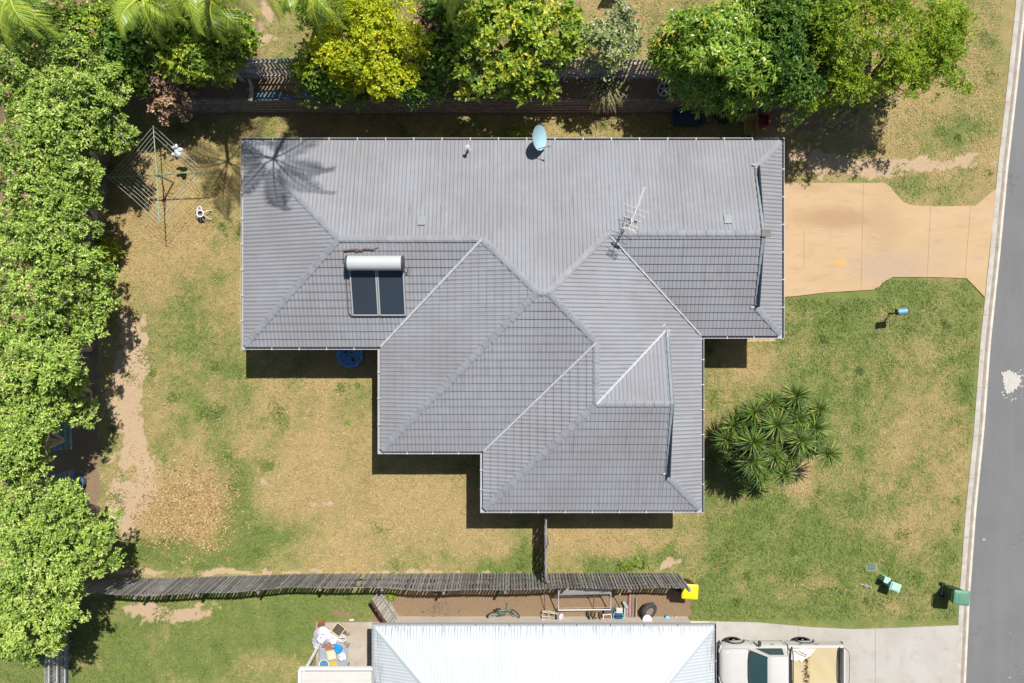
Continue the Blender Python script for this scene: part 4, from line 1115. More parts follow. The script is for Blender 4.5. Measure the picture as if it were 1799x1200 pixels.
# ------------------------------------------------------------------ foliage
def leaves_mesh(name, pos, axis, L, Wd, nleaf, rg, m, parent, spread=(0.1, 0.9), tint=(0.5, 0.2), droop=0.12, clump=None, jitter=0.03):
    """rosettes of leaf-shaped faces, one rosette per position"""
    n = len(pos)
    p = np.repeat(pos, nleaf, 0) + rg.normal(0, jitter, (n * nleaf, 3)); ax = np.repeat(axis, nleaf, 0)
    N = len(p)
    ref = rg.normal(0, 1, (N, 3))
    r1 = np.cross(ax, ref); r1 /= np.linalg.norm(r1, axis=1)[:, None] + 1e-9
    el = rg.uniform(spread[0], spread[1], N)
    d = r1 * np.sqrt(np.clip(1 - el ** 2, 0, 1))[:, None] + ax * el[:, None]
    d /= np.linalg.norm(d, axis=1)[:, None]
    s_ = np.cross(d, ax); s_ /= np.linalg.norm(s_, axis=1)[:, None] + 1e-9
    s_ += rg.normal(0, .35, (N, 3)); s_ -= d * (s_ * d).sum(1)[:, None]; s_ /= np.linalg.norm(s_, axis=1)[:, None] + 1e-9
    l = L * rg.uniform(.65, 1.25, N); w = Wd * rg.uniform(.75, 1.2, N)
    nn = np.cross(s_, d)
    mid = p + d * (l * .45)[:, None]
    cup = nn * (w * .35)[:, None]
    tip = p + d * l[:, None]; tip[:, 2] -= droop * l
    co = np.stack([p, mid + s_ * w[:, None] + cup, tip, mid - s_ * w[:, None] + cup], 1).reshape(-1, 3)
    me = mesh_np(name, co, np.arange(4 * N, dtype=np.int32).reshape(-1, 4))
    base = np.repeat(clump if clump is not None else np.full(n, tint[0]), nleaf)
    t = np.clip(base + rg.normal(0, tint[1], N), 0, 1)
    me.attributes.new('tint', 'FLOAT', 'FACE').data.foreach_set('value', t.astype(np.float32))
    return finish(name, me, m, parent)

def crown(name, lobes, parent, m, seed, clumps, per, L, Wd, nleaf, csize=(.28, .5), tint=(.5, .16), spread=(.1, .9), droop=.12, low=-.35, flat=.8, ctint=.14):
    """lobes: (x, y, z, rx, ry, rz). Each lobe carries leaf clumps on and just under its surface, each clump carries leaf rosettes"""
    rg = np.random.default_rng(seed)
    lb = np.array(lobes, float)
    area = lb[:, 3] * lb[:, 4] + lb[:, 3] * lb[:, 5]; area /= area.sum()
    which = rg.choice(len(lb), clumps, p=area)
    dirs = rg.normal(0, 1, (clumps * 4, 3)); dirs /= np.linalg.norm(dirs, axis=1)[:, None]
    dirs = dirs[dirs[:, 2] > low][:clumps]
    which = which[:len(dirs)]
    L_ = lb[which]
    rad = np.where(rg.random(len(dirs)) < .22, rg.uniform(1.0, 1.28, len(dirs)), rg.uniform(.6, 1.02, len(dirs)))
    cc = L_[:, :3] + dirs * L_[:, 3:] * rad[:, None]
    # leave out clumps buried in another lobe
    keep = np.ones(len(cc), bool)
    for k in range(len(lb)):
        q = (cc - lb[k, :3]) / lb[k, 3:]; ins = (q ** 2).sum(1) < .30
        keep &= ~ins
    cc, dirs = cc[keep], dirs[keep]
    nc = len(cc)
    cs = rg.uniform(csize[0], csize[1], nc) * rg.choice([.7, 1.0, 1.25], nc); ct = rg.normal(tint[0], ctint, nc)
    ci = np.repeat(np.arange(nc), per)
    dd = rg.normal(0, 1, (len(ci), 3)); dd[:, 2] = np.abs(dd[:, 2]) * 1.0 - .25
    dd /= np.linalg.norm(dd, axis=1)[:, None]
    rr = rg.uniform(.35, 1.0, len(ci)) ** .6
    pos = cc[ci] + dd * (cs[ci] * rr)[:, None] * np.array([1, 1, flat])
    ax = dd * .7 + dirs[ci] * .5 + np.array([0, 0, .75]) + rg.normal(0, .25, dd.shape)
    ax /= np.linalg.norm(ax, axis=1)[:, None]
    return leaves_mesh(name, pos, ax, L, Wd, nleaf, rg, m, parent, spread, tint, droop, ct[ci])

m_bark = M('grey_bark', (0.20, 0.165, 0.13), 0.9, 0.45, 7, bump=.6, bscale=20)
m_twig = M('pale_twig', (0.36, 0.32, 0.28), 0.9, 0.35, 7)
def trunk(parent, base, lobes, r, m=None, seed=0):
    rg = random.Random(seed); mb = MB()
    b = Vector(base); c = sum((Vector(l[:3]) for l in lobes), Vector()) / len(lobes)
    fork = b + (Vector((c.x, c.y, b.z + (c.z - b.z) * .5)) - b) * .8
    mid = (b + fork) / 2 + Vector((rg.uniform(-.1, .1), rg.uniform(-.1, .1), 0))
    mb.tube([b - Vector((0, 0, .1)), mid, fork], [r * 1.25, r, r * .85], 9)
    for l in lobes:
        for k in range(3):
            e = Vector(l[:3]) + Vector((rg.uniform(-.75, .75) * l[3], rg.uniform(-.75, .75) * l[4], rg.uniform(.1, .75) * l[5]))
            m_ = (fork + e) / 2 + Vector((rg.uniform(-.25, .25), rg.uniform(-.25, .25), rg.uniform(0, .3)))
            mb.tube([fork - Vector((0, 0, .1)), m_, e], [r * .6, r * .36, r * .12], 6)
            for j in range(2):
                e2 = e + Vector((rg.uniform(-.5, .5), rg.uniform(-.5, .5), rg.uniform(-.1, .4)))
                mb.tube([m_ + (e - m_) * .5, e2], [r * .2, r * .06], 5)
    mb.build('trunk', m or m_bark, parent, True)

def lobes_px(lst):
    """(px, py, z, radius_x px, radius_y px, rz) -> world lobes; pixels read at height z"""
    res = []
    for px, py, z, rx, ry, rz in lst:
        c = P(px, py, z); k = (H - z) / H / PPM
        res.append((c.x, c.y, z - rz * .55, rx * k, ry * k, rz))
    return res

def break_up(lobes, k, seed, size=(.36, .56)):
    """smaller uneven sub-crowns over each lobe, with valleys between them"""
    rg = random.Random(seed); res = []
    for x, y, z, rx, ry, rz in lobes:
        for j in range(k):
            a = 2 * PI * (j + rg.uniform(-.3, .3)) / k; q = rg.uniform(.45, .85) if j else 0.1; f = rg.uniform(*size)
            res.append((x + rx * q * math.cos(a), y + ry * q * math.sin(a), z + rz * rg.uniform(-.25, .55) * (1.1 - q * .6), rx * f, ry * f, rz * f * rg.uniform(.9, 1.3)))
    return res
def tree(name, label, cat, lobes, m, seed, clumps, per, L, Wd, nleaf, r=.14, group=None, base=None, bark=None, sub=0, **kw):
    lb = lobes_px(lobes)
    cx = sum(l[0] for l in lb) / len(lb); cy = sum(l[1] for l in lb) / len(lb)
    if base is not None: q = P(*base); cx, cy = q.x, q.y
    z0 = gz(cx, cy)
    t = thing(name, label, cat, (cx, cy, z0), 0, group)
    lb2 = [(l[0] - cx, l[1] - cy, l[2] - z0, l[3], l[4], l[5]) for l in lb]
    trunk(t, (0, 0, 0), lb2, r, bark, seed)
    if sub: lb2 = break_up(lb2, sub, seed)
    crown('crown', lb2, t, m, seed, clumps, per, L, Wd, nleaf, **kw)
    return t

LF_hedge = leaf_mat('hedge_leaf', [(0.0, (0.10, 0.155, 0.03)), (0.4, (0.23, 0.36, 0.06)), (0.75, (0.39, 0.54, 0.10)), (0.97, (0.52, 0.62, 0.18)), (1.0, (0.58, 0.58, 0.22))], .16, .42, .4)
LF_dark = leaf_mat('dark_leaf', [(0.0, (0.035, 0.085, 0.014)), (0.5, (0.095, 0.20, 0.026)), (1.0, (0.22, 0.34, 0.045))], .28, .45, .4)
LF_yel = leaf_mat('yellow_leaf', [(0.0, (0.10, 0.17, 0.02)), (0.3, (0.25, 0.34, 0.02)), (0.55, (0.42, 0.48, 0.02)), (0.95, (0.62, 0.64, 0.03)), (1.0, (0.64, 0.52, 0.04))], .30, .45, .35)
LF_broad = leaf_mat('broad_leaf', [(0.0, (0.075, 0.145, 0.022)), (0.45, (0.21, 0.34, 0.04)), (0.8, (0.42, 0.52, 0.06)), (1.0, (0.68, 0.62, 0.09))], .30, .38, .45)
LF_mango = leaf_mat('long_leaf', [(0.0, (0.07, 0.145, 0.018)), (0.45, (0.19, 0.33, 0.035)), (0.85, (0.36, 0.50, 0.065)), (0.97, (0.52, 0.57, 0.10)), (1.0, (0.68, 0.50, 0.07))], .28, .35, .5)
LF_fine = leaf_mat('fine_leaf', [(0.0, (0.085, 0.15, 0.02)), (0.45, (0.24, 0.37, 0.028)), (0.85, (0.40, 0.52, 0.05)), (0.97, (0.52, 0.56, 0.08)), (1.0, (0.55, 0.38, 0.12))], .34, .45, .3)
LF_dead = leaf_mat('dead_leaf', [(0.0, (0.16, 0.10, 0.07)), (0.5, (0.38, 0.25, 0.16)), (1.0, (0.60, 0.45, 0.29))], .15, .7, .2)
LF_grey = leaf_mat('grey_leaf', [(0.0, (0.16, 0.19, 0.11)), (0.5, (0.30, 0.34, 0.18)), (0.8, (0.37, 0.48, 0.09)), (1.0, (0.6, 0.57, 0.52))], .25, .5, .4)
LF_palm = leaf_mat('palm_leaf', [(0.0, (0.08, 0.16, 0.03)), (0.5, (0.22, 0.34, 0.045)), (0.8, (0.42, 0.50, 0.05)), (1.0, (0.60, 0.56, 0.08))], .18, .4, .5)
LF_yuc = leaf_mat('yucca_leaf', [(0.0, (0.17, 0.115, 0.055)), (0.04, (0.04, 0.075, 0.018)), (0.5, (0.085, 0.15, 0.034)), (0.85, (0.16, 0.25, 0.042)), (1.0, (0.36, 0.41, 0.08))], .15, .35, .5)

hedge = [
 ([(20, 110, 5.0, 85, 60, 1.4), (95, 120, 4.6, 70, 55, 1.2)], 'hedge tree with lime green leaves at the top left, beneath the palm fronds'),
 ([(150, 150, 4.4, 55, 50, 1.2), (60, 200, 5.2, 80, 50, 1.3), (185, 205, 3.9, 40, 45, 1.0)], 'hedge tree beside the dark green bush, its crown reaching toward the clothesline'),
 ([(40, 290, 5.4, 90, 60, 1.4), (110, 270, 4.6, 55, 55, 1.2), (160, 225, 3.8, 44, 36, 1.0)], 'hedge tree level with the clothesline, left of the brown paling fence'),
 ([(40, 400, 5.2, 90, 60, 1.4), (110, 370, 4.6, 52, 60, 1.2), (140, 325, 3.8, 30, 36, 1.0)], 'hedge tree just below the clothesline on the left boundary'),
 ([(50, 510, 5.4, 95, 65, 1.4), (120, 500, 4.4, 60, 60, 1.2), (168, 500, 3.4, 36, 34, .9), (165, 550, 3.4, 34, 30, .9)], 'hedge tree with a crown bulging furthest over the back lawn'),
 ([(50, 620, 5.2, 95, 60, 1.4), (110, 605, 4.3, 50, 52, 1.2)], 'hedge tree level with the lower left corner of the tiled roof'),
 ([(40, 710, 5.0, 80, 60, 1.3), (80, 680, 4.2, 42, 40, 1.1), (125, 675, 3.4, 26, 24, .8), (138, 725, 3.0, 18, 18, .6)], 'hedge tree just above the leaning blue grey sheet'),
 ([(20, 800, 5.0, 72, 60, 1.3), (50, 780, 4.2, 30, 40, 1.0)], 'narrow hedge tree left of the leaning sheets'),
 ([(40, 900, 5.0, 85, 60, 1.4), (105, 900, 4.3, 52, 42, 1.2), (160, 955, 3.8, 40, 42, 1.1)], 'hedge tree beside the brown leaf litter patch'),
 ([(40, 990, 5.2, 85, 60, 1.4), (115, 990, 4.4, 60, 50, 1.2), (90, 1050, 4.2, 50, 50, 1.1)], 'hedge tree over the left end of the long fence'),
 ([(20, 1090, 5.0, 65, 65, 1.3), (65, 1090, 4.2, 40, 50, 1.1)], 'bottom hedge tree beside the dark three rail fence'),
]
for i, (lb, lab) in enumerate(hedge):
    tree('hedge_tree', lab, 'tree', lb, LF_hedge, 100 + i, 300, 9, .115 + .03 * ((i * 7) % 4) / 3, .031, 8, sub=6, group='trees in the left hedge', tint=(.52, .24), base=(150 if i not in (7, 10) else 90, sum(l[1] for l in lb) / len(lb) * .94 + 36), csize=(.14, .32), bark=m_twig)

# shrubs and trees along the back
tree('shrub', 'dense dark green bush beside the lime hedge at top left', 'shrub', [(222, 75, 3.4, 42, 42, 1.0), (228, 115, 3.0, 36, 34, .9)], LF_dark, 201, 90, 18, .15, .05, 7, r=.07, tint=(.62, .14))
tree('dead_shrub', 'withered brown shrub with dry leaves right of the dark bush', 'shrub', [(278, 130, 2.4, 30, 55, .9), (305, 155, 2.0, 30, 35, .7)], LF_dead, 202, 60, 16, .13, .04, 6, r=.06, tint=(.5, .2))
tree('shrub', 'light green shrub growing against the left end of the back fence', 'shrub', [(350, 100, 3.0, 50, 40, .9), (385, 70, 3.0, 45, 40, .9)], LF_broad, 203, 80, 16, .16, .05, 6, r=.07, tint=(.55, .2))
tree('shrub', 'mixed green shrub under the palm fronds at the top edge', 'shrub', [(150, 45, 3.6, 60, 40, 1.0), (235, 10, 3.6, 60, 40, 1.0)], LF_broad, 204, 80, 16, .16, .05, 6, r=.07, tint=(.42, .2))
tree('shrub', 'leafy shrub beside the dry ground above the back fence', 'shrub', [(412, 60, 3.2, 26, 45, .9), (330, 30, 3.4, 50, 50, .9)], LF_broad, 205, 80, 16, .15, .045, 6, r=.07, tint=(.5, .2))
tree('yellow_shrub', 'large bright yellow leaved shrub hanging over the back fence', 'shrub', [(640, 70, 4.4, 85, 60, 1.2), (580, 90, 3.6, 60, 50, 1.1), (700, 100, 3.7, 60, 50, 1.1), (650, 120, 3.5, 80, 38, 1.0), (650, 15, 4.2, 70, 40, 1.0)], LF_yel, 206, 300, 14, .115, .042, 7, sub=5, r=.12, base=(640, 150), tint=(.62, .16), csize=(.2, .4))
tree('shrub', 'dark green skirt of the yellow shrub, left above the fence', 'shrub', [(560, 125, 2.9, 40, 36, .9), (600, 150, 2.7, 50, 20, .6), (720, 150, 2.7, 40, 20, .6)], LF_dark, 207, 90, 18, .13, .045, 6, r=.05, tint=(.75, .18))
tree('shrub', 'rust coloured shrub between the yellow and green bushes', 'shrub', [(770, 55, 2.8, 24, 30, .7), (760, 30, 2.6, 22, 22, .6)], LF_dead, 208, 40, 12, .16, .04, 6, r=.05, tint=(.4, .25))
tree('broadleaf_shrub', 'tall broadleaf shrub with yellow tipped leaves above the dish', 'shrub', [(880, 60, 4.2, 75, 55, 1.2), (840, 110, 3.5, 45, 45, 1.0), (930, 108, 2.9, 50, 42, 1.0), (970, 50, 3.2, 52, 48, 1.0), (870, 10, 4.0, 70, 30, 1.0)], LF_broad, 209, 200, 11, .20, .055, 8, r=.11, base=(890, 150), tint=(.55, .18), csize=(.25, .45))
tree('shrub', 'sparse grey green shrub with bare twigs at the back fence', 'shrub', [(1060, 78, 3.2, 36, 40, 1.0), (1092, 50, 3.0, 28, 40, 1.0)], LF_grey, 210, 56, 9, .18, .045, 6, r=.05, bark=m_twig, tint=(.5, .25))
tree('long_leaf_tree', 'dense tree with long narrow leaves overhanging the back gutter', 'tree', [(1300, 80, 4.7, 88, 52, 1.2), (1245, 105, 3.4, 54, 54, 1.1), (1290, 152, 3.1, 84, 40, 1.0), (1350, 130, 3.6, 62, 54, 1.1), (1210, 70, 3.8, 36, 40, .9), (1300, 30, 4.6, 80, 45, 1.0)], LF_mango, 211, 300, 11, .25, .034, 8, sub=4, r=.16, base=(1270, 180), tint=(.55, .17), csize=(.28, .5), spread=(-.1, .7), droop=.25)
tree('tree', 'dark leafy tree between the long leaved tree and the feathery one', 'tree', [(1385, 70, 4.6, 50, 70, 1.2), (1400, 130, 4.0, 40, 50, 1.0), (1370, 10, 4.6, 50, 40, 1.0)], LF_dark, 212, 130, 18, .17, .035, 7, r=.12, base=(1360, 170), tint=(.45, .18))
tree('feathery_tree', 'airy lime green tree with feathery foliage beside the street verge', 'tree', [(1560, 70, 5.2, 90, 60, 1.3), (1480, 80, 4.6, 60, 60, 1.2), (1645, 75, 4.6, 78, 64, 1.2), (1600, 130, 4.1, 60, 35, 1.0), (1510, 130, 4.2, 50, 30, .9), (1560, 10, 5.0, 100, 40, 1.0), (1680, 40, 4.4, 54, 46, 1.0), (1668, 115, 4.0, 46, 36, .8)], LF_fine, 213, 360, 12, .14, .024, 8, sub=4, r=.14, base=(1530, 170), tint=(.55, .17), csize=(.2, .42))
tree('shrub', 'small shaded shrub under the feathery tree beside the driveway', 'shrub', [(1480, 180, 1.6, 40, 30, .6), (1530, 175, 1.5, 36, 22, .5)], LF_grey, 214, 40, 12, .14, .03, 6, r=.04, tint=(.35, .2))
tree('shrub', 'small leafy shrub left of the long leaved tree by the fence', 'shrub', [(1175, 85, 2.9, 22, 20, .6)], LF_mango, 215, 26, 14, .2, .032, 7, r=.04, tint=(.45, .2))
tree('weed_clump', 'yellow green weed at the foot of the left hedge', 'plant', [(188, 440, .7, 16, 12, .35)], LF_yel, 216, 14, 10, .14, .04, 6, r=.015, tint=(.5, .15))
tree('shrub', 'dark filler shrub between the rust shrub and the broadleaf shrub', 'shrub', [(775, 95, 2.9, 26, 36, .8), (800, 60, 3.0, 24, 40, .8), (785, 20, 3.0, 26, 30, .8)], LF_dark, 217, 80, 16, .17, .05, 6, r=.05, tint=(.6, .18))
tree('shrub', 'olive shrub hugging the top edge between palm fronds and yellow shrub', 'shrub', [(560, 15, 3.0, 24, 24, .8)], LF_broad, 218, 50, 14, .15, .045, 6, r=.05, tint=(.4, .2))
tree('shrub', 'bushy green shrub at the top edge beneath the left palm', 'shrub', [(60, 40, 4.0, 60, 36, 1.0), (100, 75, 3.8, 50, 30, .9), (20, 20, 4.2, 50, 36, 1.0)], LF_hedge, 219, 110, 16, .14, .04, 6, r=.07, tint=(.5, .2))
tree('shrub', 'green shrub between dark bush and dead shrub, under the bright frond', 'shrub', [(290, 50, 3.2, 46, 36, .9), (310, 95, 2.9, 30, 30, .8)], LF_broad, 220, 80, 16, .15, .045, 6, r=.06, tint=(.45, .22))
tree('tree', 'leafy tree at the top edge joining the dark and feathery crowns', 'tree', [(1440, 20, 4.8, 50, 40, 1.1), (1430, 80, 4.2, 40, 45, 1.0), (1445, 150, 3.6, 36, 30, .9)], LF_fine, 221, 130, 18, .14, .028, 7, r=.1, base=(1420, 150), tint=(.35, .18))
# low weeds along the fence and wall
for i, (px, py, w_, h_, lab) in enumerate(((1112, 992, 30, 6, 'row of low green weeds along the long fence near the yellow lidded bin'), (1185, 222, 14, 12, 'small green weed beside the dark blue tub'), (910, 232, 14, 8, 'low weed beside the dish at the top gutter'), (686, 1047, 8, 4, 'weed beside the leaning gate'))):
    tree('weed_clump', lab, 'plant', [(px, py, .2, w_, h_, .14)], LF_broad, 230 + i, 14, 5, .08, .018, 6, r=.01, tint=(.5, .2), csize=(.08, .2))

# dry grass tuft tumbling over the retaining wall
c = P(1060, 160, PLAT)
tg = thing('dry_grass_tuft', 'straw coloured tuft of dry grass drooping over the sleeper wall', 'plant', c)
mb = MB(); rg = random.Random(8)
for k in range(240):
    a = rg.uniform(-PI, .1) if rg.random() < .8 else rg.uniform(0, 2 * PI); L_ = rg.uniform(.5, 1.05); h = rg.uniform(.3, .75)
    b0 = Vector((rg.uniform(-.25, .25), rg.uniform(-.05, .3), 0)); d = Vector((math.cos(a), math.sin(a), 0)); s_ = Vector((-d.y, d.x, 0)) * .009
    q = [b0, b0 + d * L_ * .35 + Vector((0, 0, h)), b0 + d * L_ * .75 + Vector((0, 0, h * .75)), b0 + d * L_ + Vector((0, 0, h * .1))]
    mb.add([v for p in q for v in (p - s_, p + s_)], [(0, 1, 3, 2), (2, 3, 5, 4), (4, 5, 7, 6)])
mb.build('blades', M('straw', (0.42, 0.36, 0.19), 0.8, 0.45, 6, col2=(0.20, 0.22, 0.08)), tg)

# palms: feathered fronds around a tall stem
def frond(mb, base, az, L, rise, droop, tl, rg, nl=46, fold=.5, hang=.25):
    pts = []
    d = Vector((math.cos(az), math.sin(az), 0)); s_ = Vector((-d.y, d.x, 0)); side = rg.uniform(-.12, .12)
    for i in range(13):
        t = i / 12
        pts.append(base + d * (L * t * (1 - .18 * t)) + Vector((0, 0, rise * math.sin(t * 1.9) - droop * t * t)) + s_ * side * L * t * t)
    for i in range(12):
        w = .035 * (1 - i / 13); up = Vector((0, 0, .02))
        a, b_ = pts[i], pts[i + 1]
        n0 = len(mb.f)
        mb.add([a - s_ * w, a + up, a + s_ * w, b_ - s_ * w * .9, b_ + up, b_ + s_ * w * .9], [(0, 1, 4, 3), (1, 2, 5, 4)])
        tl += [.9] * (len(mb.f) - n0)
    for i in range(nl):
        t = .12 + .87 * i / nl; k = min(11, int(t * 12)); f = t * 12 - k
        p = pts[k].lerp(pts[k + 1], f); tan = (pts[k + 1] - pts[k]).normalized()
        ll = .54 * math.sin(min(1, t * 1.15 + .12) * PI * .92) + .10
        for sg in (-1, 1):
            dr = (s_ * sg + tan * (.55 + .3 * t) + Vector((0, 0, fold - 1.1 * t - .1 + rg.uniform(-.15, .1)))).normalized()
            q1 = p + dr * ll * .55; q2 = p + dr * ll + Vector((0, 0, -hang * ll * rg.uniform(.7, 1.3)))
            ww = tan * .017
            n0 = len(mb.f)
            mb.add([p - ww * .5, p + ww * .5, q1 + ww, q1 - ww, q2 + ww * .15, q2 - ww * .15], [(0, 1, 2, 3), (3, 2, 4, 5)])
            tl += [min(1, max(0, rg.gauss(.55, .16)))] * (len(mb.f) - n0)
def palm(label, cpx, cpy, z, n, L, seed, stem=.085, lean=(0, 0)):
    rg = random.Random(seed); c = P(cpx, cpy, z); z0 = gz(c.x, c.y)
    t = thing('palm_tree', label, 'palm tree', (c.x, c.y, z0), 0, 'palms beyond the back fence')
    lx, ly = lean; hh = z - gz(c.x + lx, c.y + ly)
    MB().tube([(lx, ly, -.1), (lx * .82, ly * .82, hh * .3), (lx * .45, ly * .45, hh * .65), (lx * .12, ly * .12, hh * .9), (0, 0, z - z0)], [stem * 1.3, stem * 1.1, stem, stem * .9, stem * .85], 12).build('trunk', m_bark, t, True)
    for k in range(n):
        mb = MB(); tl = []
        az = 2 * PI * k / n * 1.0 + rg.uniform(-.25, .25)
        inner = k % 3 == 0
        frond(mb, Vector((0, 0, z - z0)), az, L * rg.uniform(.85, 1.1), .9 if inner else .45, rg.uniform(.5, 1.1) * (0.9 if inner else 1.7), tl, rg)
        o = mb.build('frond', LF_palm, t); o.data.attributes.new('tint', 'FLOAT', 'FACE').data.foreach_set('value', tl)
palm('tall palm above the top edge whose fronds reach the yellow shrub', 458, -120, 11.0, 8, 3.3, 31, lean=(0.3, 2.6))
palm('palm at the top edge with bright fronds over the dead shrub', 348, -85, 8.6, 8, 3.2, 32, lean=(-2.1, .3))
palm('palm in the top left corner above the hedge', 20, -15, 6.0, 11, 2.3, 33)
palm('small palm at the top edge between the yellow and broadleaf shrubs', 800, -60, 6.5, 11, 1.9, 34, .09)

palm('low palm at the top edge right of the left corner with lime fronds', 250, -8, 5.0, 9, 1.9, 35, .07)
palm('low palm at the top edge with drooping fronds over dry ground', 545, -22, 5.6, 9, 1.9, 36, .07, lean=(.8, .9))
palm('low bright palm at the top edge over the dead shrub', 372, 2, 4.8, 8, 1.7, 37, .06)
# yucca clump on the front lawn
yp = P(1362, 775, 0)
yc = thing('yucca_clump', 'spiky yucca clump of many green rosettes on the front lawn', 'plant', (P(1360, 775, 1.2).x, P(1360, 775, 1.2).y, 0))
ros = [(1400, 695, 1.9, .62), (1356, 708, 1.8, .55), (1325, 724, 1.9, .62), (1365, 748, 2.35, .66), (1433, 753, 1.9, .62), (1323, 777, 2.25, .66), (1407, 775, 2.15, .64), (1320, 810, 1.9, .60), (1455, 797, 1.5, .55),
       (1362, 803, 1.9, .52), (1290, 792, 1.5, .52), (1377, 832, 1.4, .50), (1335, 838, 1.4, .50), (1400, 735, 1.8, .55), (1440, 720, 1.6, .5), (1345, 765, 1.7, .55), (1390, 800, 1.5, .5), (1305, 760, 1.3, .5), (1420, 790, 1.2, .45), (1350, 790, 1.2, .6), (1330, 750, 1.1, .6), (1375, 775, 1.3, .6), (1300, 815, .9, .5), (1350, 730, 1.2, .55), (1380, 715, 1.2, .5), (1420, 735, 1.3, .55), (1385, 765, 1.6, .6), (1300, 740, 1.2, .5), (1345, 815, 1.5, .55), (1430, 775, 1.5, .5), (1310, 830, 1.0, .5), (1375, 725, 1.5, .55), (1280, 810, 1.0, .45), (1345, 785, 1.8, .55), (1415, 760, 1.6, .5), (1276, 772, 1.5, .55), (1288, 748, 1.6, .5), (1300, 775, 1.6, .55), (1310, 795, 1.7, .55), (1345, 740, 1.9, .55), (1395, 715, 1.7, .5), (1330, 825, 1.6, .5)]
rg = random.Random(19)
stems = MB()
for k, (px, py, z, L_) in enumerate(ros):
    z *= 1.32
    c = P(px, py, z) - yc.location
    b0 = Vector((c.x * .35, c.y * .35, -.05))
    stems.tube([b0, Vector((c.x * .7, c.y * .7, z * .55)), c], [.09, .075, .06], 7)
    mb = MB(); tl = []
    for j in range(110):
        f = j / 110; az = j * 2.39996 + rg.uniform(-.15, .15); el = R(-30 + 108 * f + rg.uniform(-6, 6))
        l = L_ * 1.18 * rg.uniform(.85, 1.12) * (1 - .25 * max(0, f - .7) / .3); w = .018
        d = Vector((math.cos(az) * math.cos(el), math.sin(az) * math.cos(el), math.sin(el))); s_ = Vector((-math.sin(az), math.cos(az), 0))
        q = [c, c + d * l * .4, c + d * l * .75 + Vector((0, 0, -.03)), c + d * l + Vector((0, 0, -.10 - .08 * (1 - f)))]
        ws = [w * .7, w, w * .75, .003]; nn = s_.cross(d) * -.008
        n0 = len(mb.f)
        mb.add([v for p, ww in zip(q, ws) for v in (p - s_ * ww - nn, p + nn * 0, p + s_ * ww - nn)], [x for i in range(3) for x in ((3 * i, 3 * i + 1, 3 * i + 4, 3 * i + 3), (3 * i + 1, 3 * i + 2, 3 * i + 5, 3 * i + 4))])
        tl += [min(1, max(0, rg.gauss(.48 + .2 * f, .26)))] * (len(mb.f) - n0)
    o = mb.build('leaf_rosette', LF_yuc, yc); o.data.attributes.new('tint', 'FLOAT', 'FACE').data.foreach_set('value', tl)
stems.build('stem', m_bark, yc, True)

# ------------------------------------------------------------------ street-side things
def wheelie_bin(label, lid_col, body_col, loc, rz, group, tilt=0.0):
    t = thing('wheelie_bin', label, 'wheelie bin', loc, rz, group)
    mb_ = M('bin_body_' + label.split()[0], body_col, 0.5, 0.2, 4)
    ml = M('bin_lid_' + label.split()[0], lid_col, 0.45, 0.12, 3)
    def ring(x0, x1, hy, z, r=.05):
        pts = []
        for cx, cy, a0 in ((x1 - r, hy - r, 0), (x0 + r, hy - r, PI / 2), (x0 + r, -hy + r, PI), (x1 - r, -hy + r, 1.5 * PI)):
            for k in range(4): a = a0 + k * PI / 6; pts.append((cx + r * math.cos(a), cy + r * math.sin(a), z))
        return pts
    MB().loft([ring(-.22, .20, .21, .04), ring(-.27, .28, .26, .92), ring(-.30, .31, .285, .94), ring(-.30, .31, .285, .98)]).build('body', mb_, t, True)
    lid = MB().loft([ring(-.30, .33, .295, .985), ring(-.31, .34, .30, 1.01), ring(-.28, .29, .26, 1.045), ring(-.2, .2, .18, 1.06)])
    lid = lid.build('lid', ml, t, True)
    MB().box((.02, 0, 1.066), (.22, .20, .014)).box((-.14, 0, 1.062), (.03, .3, .016)).build('lid_ridge', ml, lid, bevel=.004)
    MB().tube([(-.36, -.22, .96), (-.36, .22, .96)], .02, 8).box((-.33, -.2, .95), (.09, .03, .04)).box((-.33, .2, .95), (.09, .03, .04)).build('handle', mb_, t)
    MB().tube([(-.24, -.24, .10), (-.24, .24, .10)], .014, 6).build('axle', M('steel', (0.6, .6, .6)), t)
    for s_ in (-1, 1):
        w_ = MB().lathe([(.03, -.03), (.10, -.03), (.105, 0), (.10, .03), (.03, .03)], 18, Matrix.Translation((-.24, s_ * .26, .10)) @ Matrix.Rotation(PI / 2, 4, 'X')).build('wheel', M('rubber', (0.03, .03, .03), .8), t)
    return t
b = P(1668, 1043, 0); wheelie_bin('green wheelie bin standing on the verge beside the kerb', (0.10, 0.235, 0.165), (0.025, 0.07, 0.035), (P(1690, 1051, 1.05).x, P(1690, 1051, 1.05).y, gz(15.5, -9.6) ), R(-5), 'wheelie bins')
wheelie_bin('yellow lidded dark bin at the right end of the long fence', (0.80, 0.62, 0.01), (0.03, 0.035, 0.035), (P(1212, 1040, 1.05).x, P(1212, 1040, 1.05).y, gz(7, -10)), R(-4), 'wheelie bins')

